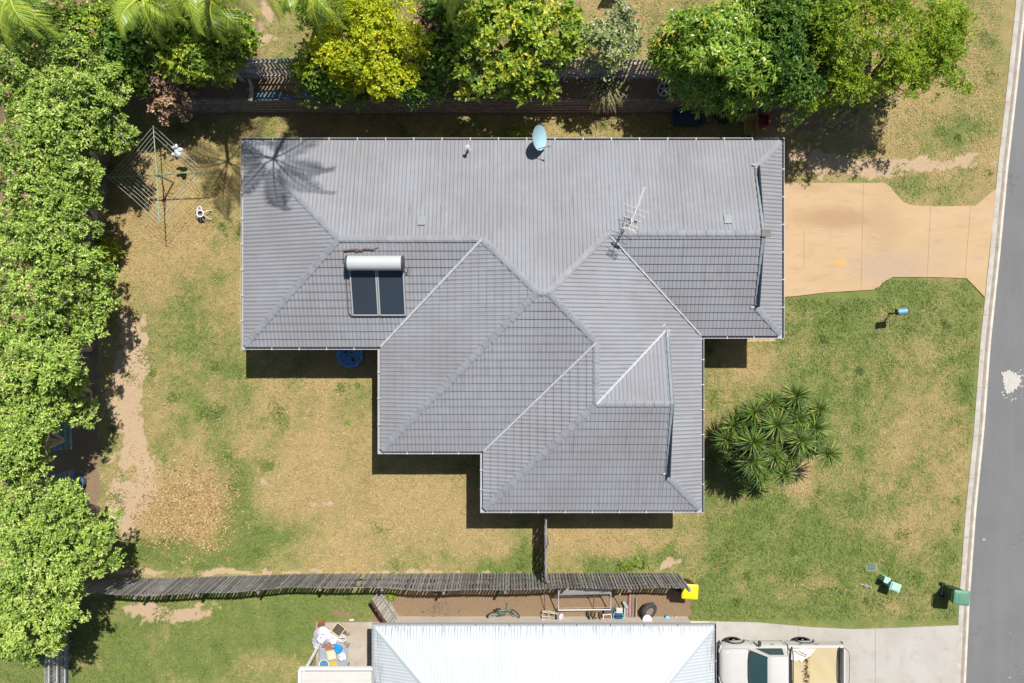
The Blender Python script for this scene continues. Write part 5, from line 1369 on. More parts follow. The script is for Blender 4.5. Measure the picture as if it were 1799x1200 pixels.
# letterbox
c = P(1562, 551, 0)
lt = thing('letterbox', 'blue cylinder letterbox on a post in the front lawn', 'letterbox', c)
m_blue = M('letterbox_blue', (0.13, 0.33, 0.52), 0.4, 0.15, 5)
top = P(1581, 544, 1.15) - c; tp = Vector((top.x, top.y, 0))
MB().tube([(0, 0, -.1), (0, 0, .5), (tp.x * .35, tp.y * .35, 1.0)], .03, 8).build('post', M('post_black', (.03, .03, .03), .6), lt)
dx = Vector((1, .12, 0)).normalized(); cc_ = Vector((tp.x * .35, tp.y * .35, 1.08))
MB().tube([cc_ - dx * .16, cc_ + dx * .20], .12, 20).build('barrel', m_blue, lt, True)
MB().tube([cc_ - dx * .21, cc_ - dx * .155], .123, 20).build('back_cap', M('cap_black', (.035, .04, .045), .5), lt, True)
MB().tube([cc_ + dx * .195, cc_ + dx * .205], .10, 20).box(cc_ + dx * .21, (.012, .14, .03)).build('front_plate', M('plate_blue', (0.28, 0.48, 0.62), 0.4), lt)

# electricity pillar, pit lid, tap box
c = P(1558, 1022, 0)
ep = thing('service_pillar', 'pale green electricity pillar standing in the front lawn', 'service pillar', c, R(-20))
m_pil = M('pillar_green', (0.34, 0.55, 0.46), 0.5, 0.15, 4); m_pil2 = M('pillar_dark_green', (0.07, 0.13, 0.115), 0.5, 0.2, 4)
MB().box((0, 0, .30), (.30, .26, .60), taper=.95).build('cabinet', m_pil2, ep, bevel=.01)
MB().prism([(-.19, -.17), (.24, -.17), (.24, .17), (-.19, .17)], .60, .66).prism([(-.15, -.13), (.18, -.13), (.18, .13), (-.15, .13)], .66, .70).build('cap', m_pil, ep, bevel=.012)
MB().box((-.155, 0, .32), (.02, .2, .48)).build('door', m_pil, ep)
MB().box((-.28, .12, .22), (.22, .22, .44), taper=.92).build('side_box', m_pil, ep, bevel=.01)
MB().box((-.28, .12, .46), (.25, .25, .04)).build('side_box_lid', m_pil, ep, bevel=.008)
c = P(1530.5, 996, 0)
pl = thing('pit_lid', 'flat dark green pit lid set flush in the front lawn', 'pit lid', (c.x, c.y, gz(c.x, c.y)))
MB().prism([(-.19, -.13), (.19, -.13), (.19, .12), (.11, .12), (.11, .135), (-.19, .13)], -.05, .025).build('lid', M('pit_green', (0.10, 0.165, 0.14), 0.7, 0.25, 6), pl, bevel=.006)
MB().prism([(-.22, -.16), (.22, -.16), (.22, .16), (-.22, .16)], -.06, .012).build('surround', M('pit_surround', (0.35, 0.33, 0.28), 0.9), pl)
c = P(1520, 1028, 0)
wm = thing('water_meter', 'low grey water meter with pipe ends in the dry grass', 'water meter', (c.x, c.y, gz(c.x, c.y)), R(-12))
MB().lathe([(.09, 0), (.09, .06), (.075, .08), (.03, .085)], 16).build('meter_body', M('meter_grey', (.24, .22, .24), .5), wm)
MB().tube([(-.26, .02, .035), (.24, -.02, .035)], .022, 8).tube([(.2, -.02, .035), (.2, -.02, .10)], .03, 8).build('pipe', M('meter_pipe', (.42, .38, .38), .5), wm)

# ------------------------------------------------------------------ pickup in the neighbour's driveway
cx, cy = 10.85, -13.02
ut = thing('pickup_truck', 'pale cream pickup truck with tan tray cover parked outside the white house', 'pickup truck', (cx, cy, .04))
m_car = M('cream_paint', (0.49, 0.48, 0.465), 0.3, 0.05, 2, spec=.5)
m_blk = M('black_trim', (0.03, 0.032, 0.035), 0.55, 0.2)
m_gls = glass_mat('car_glass', (0.035, 0.075, 0.085), .05)
def carring(x, w, zb, zs, zt, crownz=.02):
    half = [(w - .06, zb), (w, zb + .16), (w + .005, (zb + zs) / 2 + .05), (w - .03, zs), (w - .12, zt), (w * .45, zt + crownz)]
    return [(x, y, z) for y, z in half] + [(x, -y, z) for y, z in half[::-1]]
SH = -.36
st = [(-2.52, .60, .42, .62, .70), (-2.47, .72, .36, .66, .80), (-2.36, .80, .30, .74, .90), (-2.05, .845, .28, .82, .965), (-1.7, .86, .28, .88, 1.01), (-1.34, .865, .28, .92, 1.04), (-.8, .865, .28, .93, 1.04), (.0, .865, .28, .94, 1.03), (.16, .865, .28, .94, 1.02)]
mb = MB(); mb.loft([carring(*s_) for s_ in st]); mb.build('body', m_car, ut, True)
for s_ in (1, -1):
    MB().add([(-2.3, s_ * .60, .925), (-1.42, s_ * .66, 1.055), (-1.42, s_ * .61, 1.068), (-2.3, s_ * .56, .935)], [(0, 1, 2, 3) if s_ > 0 else (3, 2, 1, 0)]).build('bonnet_crease', m_car, ut)
mb = MB()
for s_ in (1, -1): mb.tube([(-2.34, s_ * .70, .93), (-1.9, s_ * .745, .985), (-1.40, s_ * .755, 1.045)], .006, 4)
mb.tube([(-1.40, .75, 1.048), (-1.45, .3, 1.066), (-1.45, -.3, 1.066), (-1.40, -.75, 1.048)], .007, 4)
mb.build('bonnet_gap', m_blk, ut)
def cabring(x, w, z0, w1, z1): return [(x, w, z0), (x, w1, z1), (x, w1 * .5, z1 + .025), (x, -w1 * .5, z1 + .025), (x, -w1, z1), (x, -w, z0)]
mb = MB(); mb.loft([cabring(x + SH, *q) for x, q in ((-1.02, (.76, 1.03, .74, 1.05)), (-.40, (.775, 1.02, .63, 1.50)), (-.26, (.78, 1.02, .64, 1.535)), (.26, (.78, 1.02, .64, 1.53)), (.36, (.78, 1.02, .63, 1.50)), (.46, (.77, 1.02, .67, 1.1)))])
mb.build('cab', m_car, ut, True)
def gl(name, pts, m=m_gls): return MB().add(pts, [list(range(len(pts)))]).build(name, m, ut)
nrm = Vector((-.58, 0, .81)) * .044
def cv(x, y, z): return Vector((x + SH, y, z))
gl('windscreen', [cv(*p) + nrm for p in ((-.97, .68, 1.07), (-1.01, .35, 1.075), (-1.01, -.35, 1.075), (-.97, -.68, 1.07), (-.43, -.585, 1.475), (-.43, .585, 1.475))])
MB().bar(cv(-.97, .70, 1.065) + nrm, cv(-.42, .605, 1.48) + nrm, .035, .012).bar(cv(-.97, -.70, 1.065) + nrm, cv(-.42, -.605, 1.48) + nrm, .035, .012).bar(cv(-.985, .68, 1.06) + nrm, cv(-1.03, .35, 1.06) + nrm, .06, .012).bar(cv(-1.03, .35, 1.06) + nrm, cv(-1.03, -.35, 1.06) + nrm, .06, .012).bar(cv(-1.03, -.35, 1.06) + nrm, cv(-.985, -.68, 1.06) + nrm, .06, .012).build('windscreen_seal', m_blk, ut)
MB().bar(cv(-.98, .5, 1.09) + nrm, cv(-.85, .05, 1.16) + nrm, .014, .012).bar(cv(-.98, -.05, 1.09) + nrm, cv(-.85, -.5, 1.16) + nrm, .014, .012).build('wiper', m_blk, ut)
for s_ in (1, -1):
    gl('side_window', [cv(*p) for p in ((-.78, s_ * .785, 1.06), (-.32, s_ * .685, 1.44), (.22, s_ * .685, 1.44), (.28, s_ * .788, 1.06))])
gl('rear_window', [cv(.47, .55, 1.12), cv(.385, .52, 1.45), cv(.385, -.52, 1.45), cv(.47, -.55, 1.12)])
MB().tube([cv(-.2, 0, 1.565), cv(.2, 0, 1.562)], .008, 4).build('roof_rib', m_car, ut)
# front
MB().box((-2.5, 0, .50), (.14, 1.5, .20)).box((-2.44, .72, .50), (.2, .16, .19), R(35)).box((-2.44, -.72, .50), (.2, .16, .19), R(-35)).build('front_bumper', m_blk, ut, bevel=.03)
g_ = MB()
for k in range(3): g_.box((-2.515, 0, .66 + k * .05), (.03, .9, .02))
g_.build('grille', m_blk, ut)
for s_ in (1, -1):
    MB().box((-2.46, s_ * .63, .70), (.08, .26, .13), R(-14 * s_)).build('headlight', glass_mat('lamp_glass', (.5, .5, .48), .1), ut, bevel=.015)
    mr = MB().box((-.98, s_ * .98, 1.06), (.10, .18, .13)).tube([(-.98, s_ * .82, 1.02), (-.98, s_ * .95, 1.05)], .02, 6); mr.build('mirror', m_blk, ut, bevel=.02)
    MB().box((-.40, s_ * .872, .86), (.14, .015, .03)).build('door_handle', m_blk, ut)
    MB().tube([(-1.3, s_ * .871, .35), (-1.22, s_ * .872, .9)], .006, 4).tube([(.06, s_ * .872, .35), (.06, s_ * .872, .92)], .006, 4).build('door_seam', m_blk, ut)
for x in (-1.80, 1.02):
    for s_ in (1, -1):
        Mx = Matrix.Translation((x, s_ * .745, .33)) @ Matrix.Rotation(PI / 2, 4, 'X')
        w_ = MB().lathe([(.19, -.10), (.30, -.105), (.33, -.07), (.33, .07), (.30, .105), (.19, .10)], 24, Mx).build('wheel', M('rubber', (0.03, .03, .03), .8), ut, True)
        MB().lathe([(.03, -.105 * s_), (.10, -.085 * s_), (.18, -.07 * s_), (.195, -.10 * s_)], 20, Mx).build('rim', M('steel_rim', (.55, .55, .54), .35, .15, metal=.5), w_)
        MB().torus((x, s_ * .862, .36), .40, .035, Matrix.Rotation(PI / 2, 3, 'X'), 16, 6, 0.12, PI - .12).build('wheel_arch', m_blk, ut)
# tray
tr = MB()
for s_ in (1, -1):
    tr.loft([[(x, s_ * .80, .45), (x, s_ * .865, .50), (x, s_ * .875, .95), (x, s_ * .86, .985), (x, s_ * .77, .985), (x, s_ * .77, .60)] for x in (.20, 2.42)])
tr.box((.22, 0, .75), (.05, 1.54, .45)).box((1.31, 0, .57), (2.2, 1.55, .05))
tr.build('tray', m_car, ut)
tgt = MB().box((2.45, 0, .74), (.06, 1.62, .47)).box((2.485, 0, .80), (.012, 1.2, .2)).build('tailgate', m_car, ut, bevel=.012)
MB().box((2.52, 0, .45), (.16, 1.6, .10)).box((2.56, 0, .51), (.10, 1.2, .015)).build('rear_bumper', m_blk, ut, bevel=.02)
def cover_material():
    m, nt, b, out = NT('tan_canvas')
    v = coord(nt); 
    c = mixc(nt, ramp(nt, noise(nt, v, 1.2, 4), [(.35, 0.), (.65, 1.)]), (.42, .34, .175), (.41, .345, .22))
    sp_ = nd(nt, 'SeparateXYZ'); nt.links.new(v, sp_.inputs[0])
    dst = math_(nt, 'ABSOLUTE', math_(nt, 'ADD', math_(nt, 'SUBTRACT', sp_.outputs[0], .92), math_(nt, 'MULTIPLY', math_(nt, 'SUBTRACT', noise(nt, v, 2.2, 4, .7), .5), .5)))
    st_ = math_(nt, 'MULTIPLY', ramp(nt, dst, [(0.03, 1.0), (.14, 0.0)]), ramp(nt, noise(nt, v, 9, 4, .7), [(.42, 0.), (.52, 1.)]))
    c = mixc(nt, st_, c, (.10, .05, .025))
    nt.links.new(c, b.inputs['Base Color']); b.inputs['Roughness'].default_value = .75
    return m
m_can = cover_material()
xs_ = [.36 + i * .1125 for i in range(17)]; ys_ = [-.775 + i * .155 for i in range(11)]
rg = random.Random(2)
vs = [(x, y, .985 + .014 * math.sin(x * 9 + y * 5) * (1 - abs(y) / .8) - .03 * (1 - (y / .78) ** 2) + rg.uniform(-.004, .004)) for x in xs_ for y in ys_]
n2 = len(ys_)
MB().add(vs, [(i * n2 + j, (i + 1) * n2 + j, (i + 1) * n2 + j + 1, i * n2 + j + 1) for i in range(16) for j in range(10) if not (i < 3 and j > 7) and not (i < 5 and j > 8)]).build('tray_cover', m_can, ut, True)
mb = MB(); rg = random.Random(31)
for k in range(26):
    x = .92 + rg.gauss(0, .06); y = rg.uniform(-.7, .45); a = rg.uniform(0, PI); l = rg.uniform(.03, .14)
    mb.tube([(x, y, 1.0), (x + math.cos(a) * l * .5, y + math.sin(a) * l * .5, 1.015), (x + math.cos(a + .6) * l, y + math.sin(a + .6) * l, 1.0)], rg.uniform(.006, .014), 5)
mb.build('leaf_debris', M('wet_debris', (.085, .045, .025), .8), ut)['kind'] = 'stuff'
tp_ = [(.30, .32), (.45, .26), (.62, .28), (.72, .20), (.88, .36), (1.02, .42), (1.16, .58), (1.30, .74), (.8, .77), (.32, .75)]
MB().prism(tp_, .992, 1.012).build('torn_lining', M('torn_white', (.66, .62, .56), .8, .35, 8), ut)
hb = MB()
hb.tube([(.36, .82, .95), (.32, .80, 1.02), (.30, .62, 1.20), (.30, .40, 1.22), (.30, -.40, 1.22), (.30, -.62, 1.20), (.32, -.80, 1.02)], .022, 8)
hb.tube([(.16, .80, 1.0), (.20, .68, 1.22), (.20, -.68, 1.22), (.16, -.80, 1.0)], .018, 8)
hb.build('sports_bar', m_blk, ut)
hr = MB()
hr.tube([(2.26, .82, .99), (2.18, .70, 1.04), (2.16, .3, 1.05), (2.16, -.3, 1.05), (2.18, -.70, 1.04), (2.26, -.82, .99)], .014, 6)
hr.tube([(2.40, .82, .99), (2.62, .60, 1.0), (2.64, 0, 1.0), (2.62, -.60, 1.0), (2.40, -.82, .99)], .010, 6)
hr.build('cover_bow', m_blk, ut)
MB().tube([(.40, .70, 1.03), (.6, .55, 1.03), (.85, .44, 1.03), (.90, .5, 1.03), (.6, .66, 1.03)], .010, 5).tube([(.62, .9, 1.0), (.9, 1.0, .99), (1.2, .98, .99), (1.35, .9, .99), (1.42, .97, .99)], .010, 5).build('strap', m_blk, ut)

# ------------------------------------------------------------------ back yard things
# rotary clothesline: four arms with wires
hub = P(275.5, 307, 1.47); bs = Vector((hub.x, hub.y, 0))
cl = thing('rotary_clothesline', 'old green rotary clothesline with wires strung between four arms', 'clothesline', bs)
m_cl = M('clothesline_green', (0.23, 0.32, 0.20), 0.5, 0.3, 6); m_wire = M('line_wire', (0.55, 0.58, 0.52), 0.4)
hz_ = 1.47
MB().tube([(0, 0, -.1), (0, 0, hz_ + .12)], .03, 10).build('post', M('post_galv', (.16, .17, .15), .5), cl)
MB().lathe([(.05, hz_ - .1), (.075, hz_ - .06), (.075, hz_ + .06), (.04, hz_ + .1)], 12).build('winding_head', m_cl, cl)
MB().tube([(0, 0, .9), (.25, 0, .95), (.25, 0, .85)], .014, 6).build('crank_handle', m_cl, cl)
a0 = math.atan2(83, -5)
arms = [a0 + k * PI / 2 for k in range(4)]
AL = 1.92
dirs = []
for k, a in enumerate(arms):
    d = Vector((math.cos(a), math.sin(a), 0)); dirs.append(d)
    rise = .06
    MB().tube([(0, 0, hz_), d * AL * .3 + Vector((0, 0, hz_ + .02)), d * AL + Vector((0, 0, hz_ + rise))], [.026, .024, .018], 8).tube([(0, 0, hz_ - .35), d * AL * .32 + Vector((0, 0, hz_))], .014, 6).build('arm', m_cl, cl)
mb = MB()
for k in range(4):
    d, e = dirs[k], dirs[(k + 1) % 4]
    for j in range(7):
        if k in (2, 3) and j not in (6, 5, 4): continue
        r = AL * (.40 + .1 * j)
        mb.tube([d * r + Vector((0, 0, hz_ + .03)), (d + e) * r * .49 + Vector((0, 0, hz_ + .0)), e * r + Vector((0, 0, hz_ + .03))], .006, 4)
mb.build('wire', m_wire, cl)
mb = MB(); q = (dirs[0] + dirs[3]) * .5
rg = random.Random(6)
for k in range(9):
    c = P(308 + rg.uniform(-7, 9), 263 + rg.uniform(-9, 9), 1.3) - Vector((0, 0, rg.uniform(0, .25)))
    mb.lathe([(.02, -.09), (.09, -.06), (.12, 0), (.08, .06), (.02, .08)], 9, Matrix.Translation(c) @ Euler((rg.uniform(-1, 1), rg.uniform(-1, 1), 0)).to_matrix().to_4x4(), sx=rg.uniform(.6, 1.3), sy=rg.uniform(.4, 1))
tag(mb.build('peg_bag', M('washing_white', (.62, .66, .76), .8, .35, 9), None, True), 'bundled white and blue washing hanging on the clothesline wires', 'washing')

# white metal stool lying on the lawn
c = P(353, 376, .3)
sl = thing('baby_walker', 'small white frame seat with splayed legs on the dry lawn', 'walker seat', (c.x, c.y, gz(c.x, c.y)))
m_sw = M('walker_white', (.70, .66, .66), .5, .15); m_sg = M('walker_dark', (.13, .12, .12), .8)
MB().torus((0, 0, .38), .13, .028, None, 20, 8).build('seat_ring', m_sw, sl, True)
MB().lathe([(.01, .27), (.10, .29), (.115, .37)], 16, caps=False).build('seat_sling', m_sg, sl)
MB().torus((-.02, .20, .40), .085, .03, None, 16, 8).build('tray_ring', M('walker_lilac', (.60, .57, .68), .5), sl, True)
for x, y in ((-.36, .22), (.34, .20), (.36, -.20), (-.10, -.28), (.08, -.30), (-.34, -.1)):
    MB().tube([(x * .32, y * .3, .38), (x * .7, y * .7, .22), (x, y, .02)], .018, 6).build('leg', m_sw, sl)
MB().tube([(-.10, -.28, .02), (-.12, -.50, .02), (.14, -.46, .02), (.12, -.28, .03)], .011, 6).build('foot_bar', M('walker_brown', (.22, .14, .09), .6), sl)

# blue clam pool under the eave
c = P(615, 620, .15)
pool = thing('paddling_pool', 'scalloped blue plastic paddling pool in the shade of the eave', 'paddling pool', (c.x, c.y - .10, 0.03))
m_pl = M('pool_blue', (0.13, 0.44, 0.95), 0.35, 0.25, 4); m_pw = glass_mat('pool_water', (0.05, 0.20, 0.42), .05)
def scal(r, z, k=.05): return [((r + k * abs(math.sin(4.5 * t))) * math.cos(t) * 1.08, (r + k * abs(math.sin(4.5 * t))) * math.sin(t), z) for t in [2 * PI * i / 72 for i in range(72)]]
MB().loft([scal(.40, 0), scal(.42, .18), scal(.46, .20), scal(.47, .17), scal(.44, .16), scal(.38, .17), scal(.355, .03)]).build('basin', m_pl, pool, True)
MB().loft([scal(.350, .035), scal(.372, .12)], True).build('water', m_pw, pool)
mb = MB(); rg = random.Random(1)
for k in range(7): mb.lathe([(.02, .121), (.05, .128), (.02, .132)], 7, Matrix.Translation((rg.uniform(-.22, .22), rg.uniform(-.22, .2), 0)), sx=rg.uniform(.5, 1.4))
mb.build('debris', M('wet_leaf', (.04, .05, .035), .7), pool)

# tarps on the garden bed
def sheet(name, label, cat, pts, z0, amp, m, seed, nu=14, nv=6, thick=0.0):
    """crumpled sheet spread between two pixel polylines"""
    rg = random.Random(seed)
    (a, b_) = pts
    def samp(pl, t):
        f = t * (len(pl) - 1); i = min(len(pl) - 2, int(f)); f -= i
        return (pl[i][0] * (1 - f) + pl[i + 1][0] * f, pl[i][1] * (1 - f) + pl[i + 1][1] * f)
    vs = []
    for i in range(nu + 1):
        p, q = samp(a, i / nu), samp(b_, i / nu)
        for j in range(nv + 1):
            t = j / nv; w_ = P(p[0] * (1 - t) + q[0] * t, p[1] * (1 - t) + q[1] * t, z0)
            vs.append((w_.x + rg.uniform(-.015, .015), w_.y + rg.uniform(-.015, .015), z0 + amp * (math.sin(i * 1.3 + j) * .5 + math.sin(j * 2.1 + i * .6) * .5) + rg.uniform(-.01, .01)))
    n_ = nv + 1
    mb = MB().add(vs, [(i * n_ + j, (i + 1) * n_ + j, (i + 1) * n_ + j + 1, i * n_ + j + 1) for i in range(nu) for j in range(nv)])
    o = mb.build(name, m, None, True)
    md = o.modifiers.new('thickness', 'SOLIDIFY'); md.thickness = .006
    return tag(o, label, cat)
m_tarp = M('blue_tarp', (.22, .33, .48), .5, .4, 7, col2=(.12, .18, .30))
sheet('tarp', 'crumpled pale blue tarp strip along the garden bed', 'tarp', ([(480, 166), (500, 171), (520, 164), (540, 158), (553, 152)], [(480, 168), (500, 175), (520, 171), (540, 172), (552, 182)]), PLAT + .12, .05, m_tarp, 1)
sheet('tarp_scrap', 'small grey blue tarp scrap hanging over the sleeper wall', 'tarp', ([(710, 160), (718, 163), (724, 160)], [(712, 184), (720, 190), (729, 192)]), PLAT + .06, .03, M('tarp_grey', (.40, .44, .50), .6, .3, 8), 2, 6, 8)
sheet('tarp', 'dark blue plastic sheet under the striped fence shadow', 'tarp', ([(448, 160), (475, 158), (500, 162)], [(450, 176), (475, 178), (498, 174)]), PLAT + .05, .02, M('dark_tarp', (.10, .16, .20), .5, .3, 6), 3)
# planks and a log leaning on the back fence
for a, b_, za, zb, w_, lab in (((425, 143), (396, 112), PLAT + .05, 2.6, .12, 'dark plank leaning at the left end of the back fence'), ((415, 128), (398, 105), 1.6, 2.8, .10, 'shorter grey plank leaning high on the back fence'), ((536, 150), (508, 113), PLAT + .05, 2.7, .14, 'wide dark plank leaning beside the yellow shrub')):
    mb = MB().bar(P(*a, za), P(*b_, zb), w_, .03, up=(0, -1, .3)).bar(P(*a, za) + Vector((.0, .03, .1)), P(*b_, zb) + Vector((0, .03, -.2)), w_ * .5, .03, up=(0, -1, .3))
    o = mb.build('timber_plank', m_pal_d); o.data.attributes.new('tint', 'FLOAT', 'FACE').data.foreach_set('value', [.3] * len(o.data.polygons)); tag(o, lab, 'plank', 'planks leaning on the back fence')
mb = MB().tube([P(436, 138, 1.6), P(442, 150, 1.25), P(442, 165, .95), P(440, 176, .85)], [.05, .075, .09, .12], 9).tube([P(442, 150, 1.25), P(434, 160, 1.0)], [.04, .02], 6)
tag(mb.build('fallen_branch', M('bleached_wood', (.40, .38, .35), .8, .3, 8), None, True), 'bleached palm branch propped between fence and sleeper wall', 'branch')
# white spoked wheel
c = P(1167, 157, PLAT + .35)
hr = thing('hose_reel', 'grey spoked wheel of a hose reel below the back fence', 'hose reel', (c.x, c.y, c.z))
Mw = Matrix.Rotation(R(28), 3, 'X') @ Matrix.Rotation(R(-16), 3, 'Y')
m_rl = M('reel_grey', (.52, .48, .48), .5, .2)
mb = MB().torus((0, 0, 0), .25, .03, Mw, 28, 8); mb.build('rim', m_rl, hr, True)
mb = MB()
for k in range(5):
    a = 2 * PI * k / 5 + .4; mb.bar(Mw @ Vector((.05 * math.cos(a), .05 * math.sin(a), 0)), Mw @ Vector((.24 * math.cos(a), .24 * math.sin(a), 0)), .06, .02)
mb.lathe([(.05, -.03), (.07, 0), (.05, .03)], 14, Mw.to_4x4()); mb.build('spokes', m_rl, hr)
MB().lathe([(.18, -.30), (.18, -.06)], 18, Mw.to_4x4()).build('drum', M('reel_dark', (.03, .035, .03), .6), hr)
# tubs and yard gear beside the north eave
def tub(name, label, cat, px, py, w, d, h, col, rz=0, inner=None, rim=.02, z=None, wallc=None):
    c = P(px, py, h); zz = gz(c.x, c.y) if z is None else z
    c = P(px, py, zz + h)
    t = thing(name, label, cat, (c.x, c.y, zz), rz)
    m = M('plastic_' + name + str(px), col, .45, .2, 5)
    k = .88
    o = [(-w / 2, -d / 2), (w / 2, -d / 2), (w / 2, d / 2), (-w / 2, d / 2)]
    def rg_(s_, zz_, ins=0): return [((x * s_) - math.copysign(ins, x), (y * s_) - math.copysign(ins, y), zz_) for x, y in o]
    MB().loft([rg_(k, 0), rg_(1, h - .03), rg_(1.05, h - .03), rg_(1.05, h), rg_(1, h, rim), rg_(k, .04, rim)]).build('shell', m, t, bevel=.012)
    if inner: MB().loft([rg_(k * .95, h * .35, rim), rg_(.98, h * .75, rim + .005)]).build('contents', M('in_' + name + str(px), inner, .7, .5, 9), t)
    return t
tub('plastic_tub', 'large dark blue covered tub by the sleeper wall', 'tub', 1209, 206, 1.22, .62, .45, (.035, .075, .11), 0, (.03, .08, .12))  # mottled dark blue only; sun through the gaps gives the specks
tub('plastic_crate', 'deep red plastic crate under the long leaved tree', 'crate', 1341, 210, .46, .46, .4, (.34, .015, .035), R(-8), (.16, .01, .02))
def pot(name, label, cat, px, py, r, h, col, n=20, fill=None, z=None, sx=1.0, lid=None, handle=False):
    c = P(px, py, h); zz = gz(c.x, c.y) if z is None else z
    c = P(px, py, zz + h)
    t = thing(name, label, cat, (c.x, c.y, zz))
    m = M(name + '_' + str(px) + '_' + str(py), col, .45, .2, 6)
    MB().lathe([(r * .72, 0), (r * .95, h * .88), (r * 1.05, h * .9), (r * 1.05, h), (r * .92, h), (r * .70, .03)], n, sx=sx).build('shell', m, t, True)
    if fill: MB().lathe([(r * .6, h * .5), (r * .88, h * .82), (r * .3, h * .9)], n, sx=sx).build('contents', M('fill_' + str(px) + '_' + str(py), fill, .8, .5, 12), t, True)
    if lid: MB().lathe([(r * 1.08, h), (r * 1.08, h + .03), (r * .3, h + .05), (r * .12, h + .07)], n, sx=sx).build('lid', M('lid_' + str(px) + '_' + str(py), lid, .45, .15), t, True)
    if handle: MB().torus((0, 0, h), r * 1.0, .008, Matrix.Rotation(R(65), 3, 'X'), 16, 5, 0, PI).build('handle', m_blk, t)
    return t
pot('bucket', 'pale blue bucket tucked under the long leaved tree', 'bucket', 1245, 206, .14, .3, (.30, .40, .48), fill=(.2, .17, .12), handle=True)
pot('plant_pot', 'dark green round pot in shade under the tree', 'pot', 1274, 207, .22, .4, (.035, .045, .04), fill=(.05, .04, .03))
pot('basin', 'orange bowl of odds and ends beside the driveway shade', 'bowl', 1381, 206, .19, .14, (.66, .30, .015), fill=(.55, .40, .22), sx=1.25)
# wheelbarrow
c = P(1318, 218, .4)
wb = thing('wheelbarrow', 'old wheelbarrow with yellowed tray beside the top gutter', 'wheelbarrow', (c.x, c.y, 0), R(-90))
MB().loft([[(-.18, -.15, .30), (.28, -.16, .30), (.28, .16, .30), (-.18, .15, .30)], [(-.38, -.26, .56), (.40, -.30, .52), (.40, .30, .52), (-.38, .26, .56)], [(-.35, -.24, .56), (.38, -.28, .52), (.38, .28, .52), (-.35, .24, .56)], [(-.16, -.13, .33), (.26, -.14, .33), (.26, .14, .33), (-.16, .13, .33)]]).build('tray', M('barrow_tray', (.34, .27, .06), .6, .4, 6), wb)
for s_ in (-1, 1):
    MB().tube([(.62, s_ * .08, .2), (.2, s_ * .16, .28), (-.3, s_ * .22, .42), (-.85, s_ * .28, .6)], .018, 6).build('handle', m_rl, wb)
    MB().tube([(-.15, s_ * .18, .33), (-.22, s_ * .2, .0)], .016, 6).build('leg', m_rl, wb)
w_ = MB().lathe([(.10, -.04), (.19, -.045), (.20, 0), (.19, .045), (.10, .04)], 18, Matrix.Translation((.62, 0, .2)) @ Matrix.Rotation(PI / 2, 4, 'X')).build('wheel', M('rubber', (.03, .03, .03), .8), wb)

# sheets leaning in the hedge
for px, py, w_, l_, z, rz, col, lab in ((107, 763, .65, 1.25, 1.3, R(2), (.20, .29, .31), 'weathered blue grey ribbed sheet leaning inside the left hedge'), (112, 845, .75, .7, 1.1, R(14), (.22, .29, .31), 'grey plastic panel lying under the left hedge')):
    c = P(px, py, z)
    t = thing('roofing_sheet', lab, 'sheet', (c.x, c.y, z), rz)
    k = int(w_ / .02); prof = [(-w_ / 2 + w_ * i / k, .022 * (1 if (i // 4) % 2 else -1)) for i in range(k + 1)]
    vs = [(x, y, z_ - x * .45) for y in (-l_ / 2, l_ / 2) for x, z_ in prof]
    o = MB().add(vs, [(i, i + 1, k + 1 + i + 1, k + 1 + i) for i in range(k)]).build('panel', M('sheet_' + str(px), col, .5, .35, 4), t)
    md = o.modifiers.new('t', 'SOLIDIFY'); md.thickness = .006
    MB().tube([(-.2, l_ / 2 - .1, .06), (-.25, l_ / 2 - .1, -z)], .03, 6).tube([(-.2, -l_ / 2 + .1, .06), (-.25, -l_ / 2 + .1, -z)], .03, 6).build('support', m_post, t)
pot('tub', 'blue rimmed round tub under the lower left hedge', 'tub', 135, 848, .26, .4, (.10, .17, .24), fill=(.02, .06, .13))

# dark boards standing in for a pole, a post and shadows beyond the back fence
t0 = P(1076, 5, PLAT)
tz = thing('pole_shadow_screen', 'dark boards standing in for a pole and shadows at the top edge behind the sparse shrub', 'screen', (P(1090, -4, PLAT).x, P(1090, -4, PLAT).y, PLAT), 0)
sc_ = MB()
for k in range(8): sc_.box((-.42 + k * .12, .3, .75), (.10, .03, 1.5))
sc_.build('boards', M('screen_board', (.12, .14, .14), .8, .3), tz)
for x in (-.46, .46): MB().box((x, .34, .8), (.08, .08, 1.6)).build('post', m_post_l, tz)

# ------------------------------------------------------------------ side yard clutter between fence and white house
def tyre(label, px, py, r, z, Mx, group=None, rimc=(.25, .2, .16)):
    c = P(px, py, z)
    t = thing('tyre', label, 'tyre', c, 0, group)
    MB().lathe([(r * .58, -.09), (r * .9, -.10), (r, -.06), (r, .06), (r * .9, .10), (r * .58, .09), (r * .62, 0)], 28, Mx, caps=False).build('tread', M('old_rubber', (.055, .052, .05), .75, .35, 8), t, True)
    MB().lathe([(r * .60, -.05), (r * .2, -.02), (r * .18, .03), (r * .60, .05)], 20, Mx).build('rim', M('rusty_rim' + str(px), rimc, .7, .4, 8), t)
    return t
tyre('worn tyre with dusty rim on the bare strip by the white house', 1140, 1073, .36, .22, Matrix.Rotation(R(28), 4, 'Y') @ Matrix.Rotation(R(18), 4, 'X'))
tyre('dark wheel leaning behind the middle of the long fence', 775, 1034, .30, .35, Matrix.Rotation(R(70), 4, 'X'), rimc=(.35, .35, .38))
pot('drum', 'grey drum with a round white lid beside the worn tyre', 'drum', 1137, 1088, .17, .45, (.30, .29, .27), lid=(.70, .70, .71))
pot('paint_can', 'small bright blue can beside the white roof gutter', 'can', 1172, 1086, .085, .2, (.03, .32, .70), lid=(.10, .45, .78))
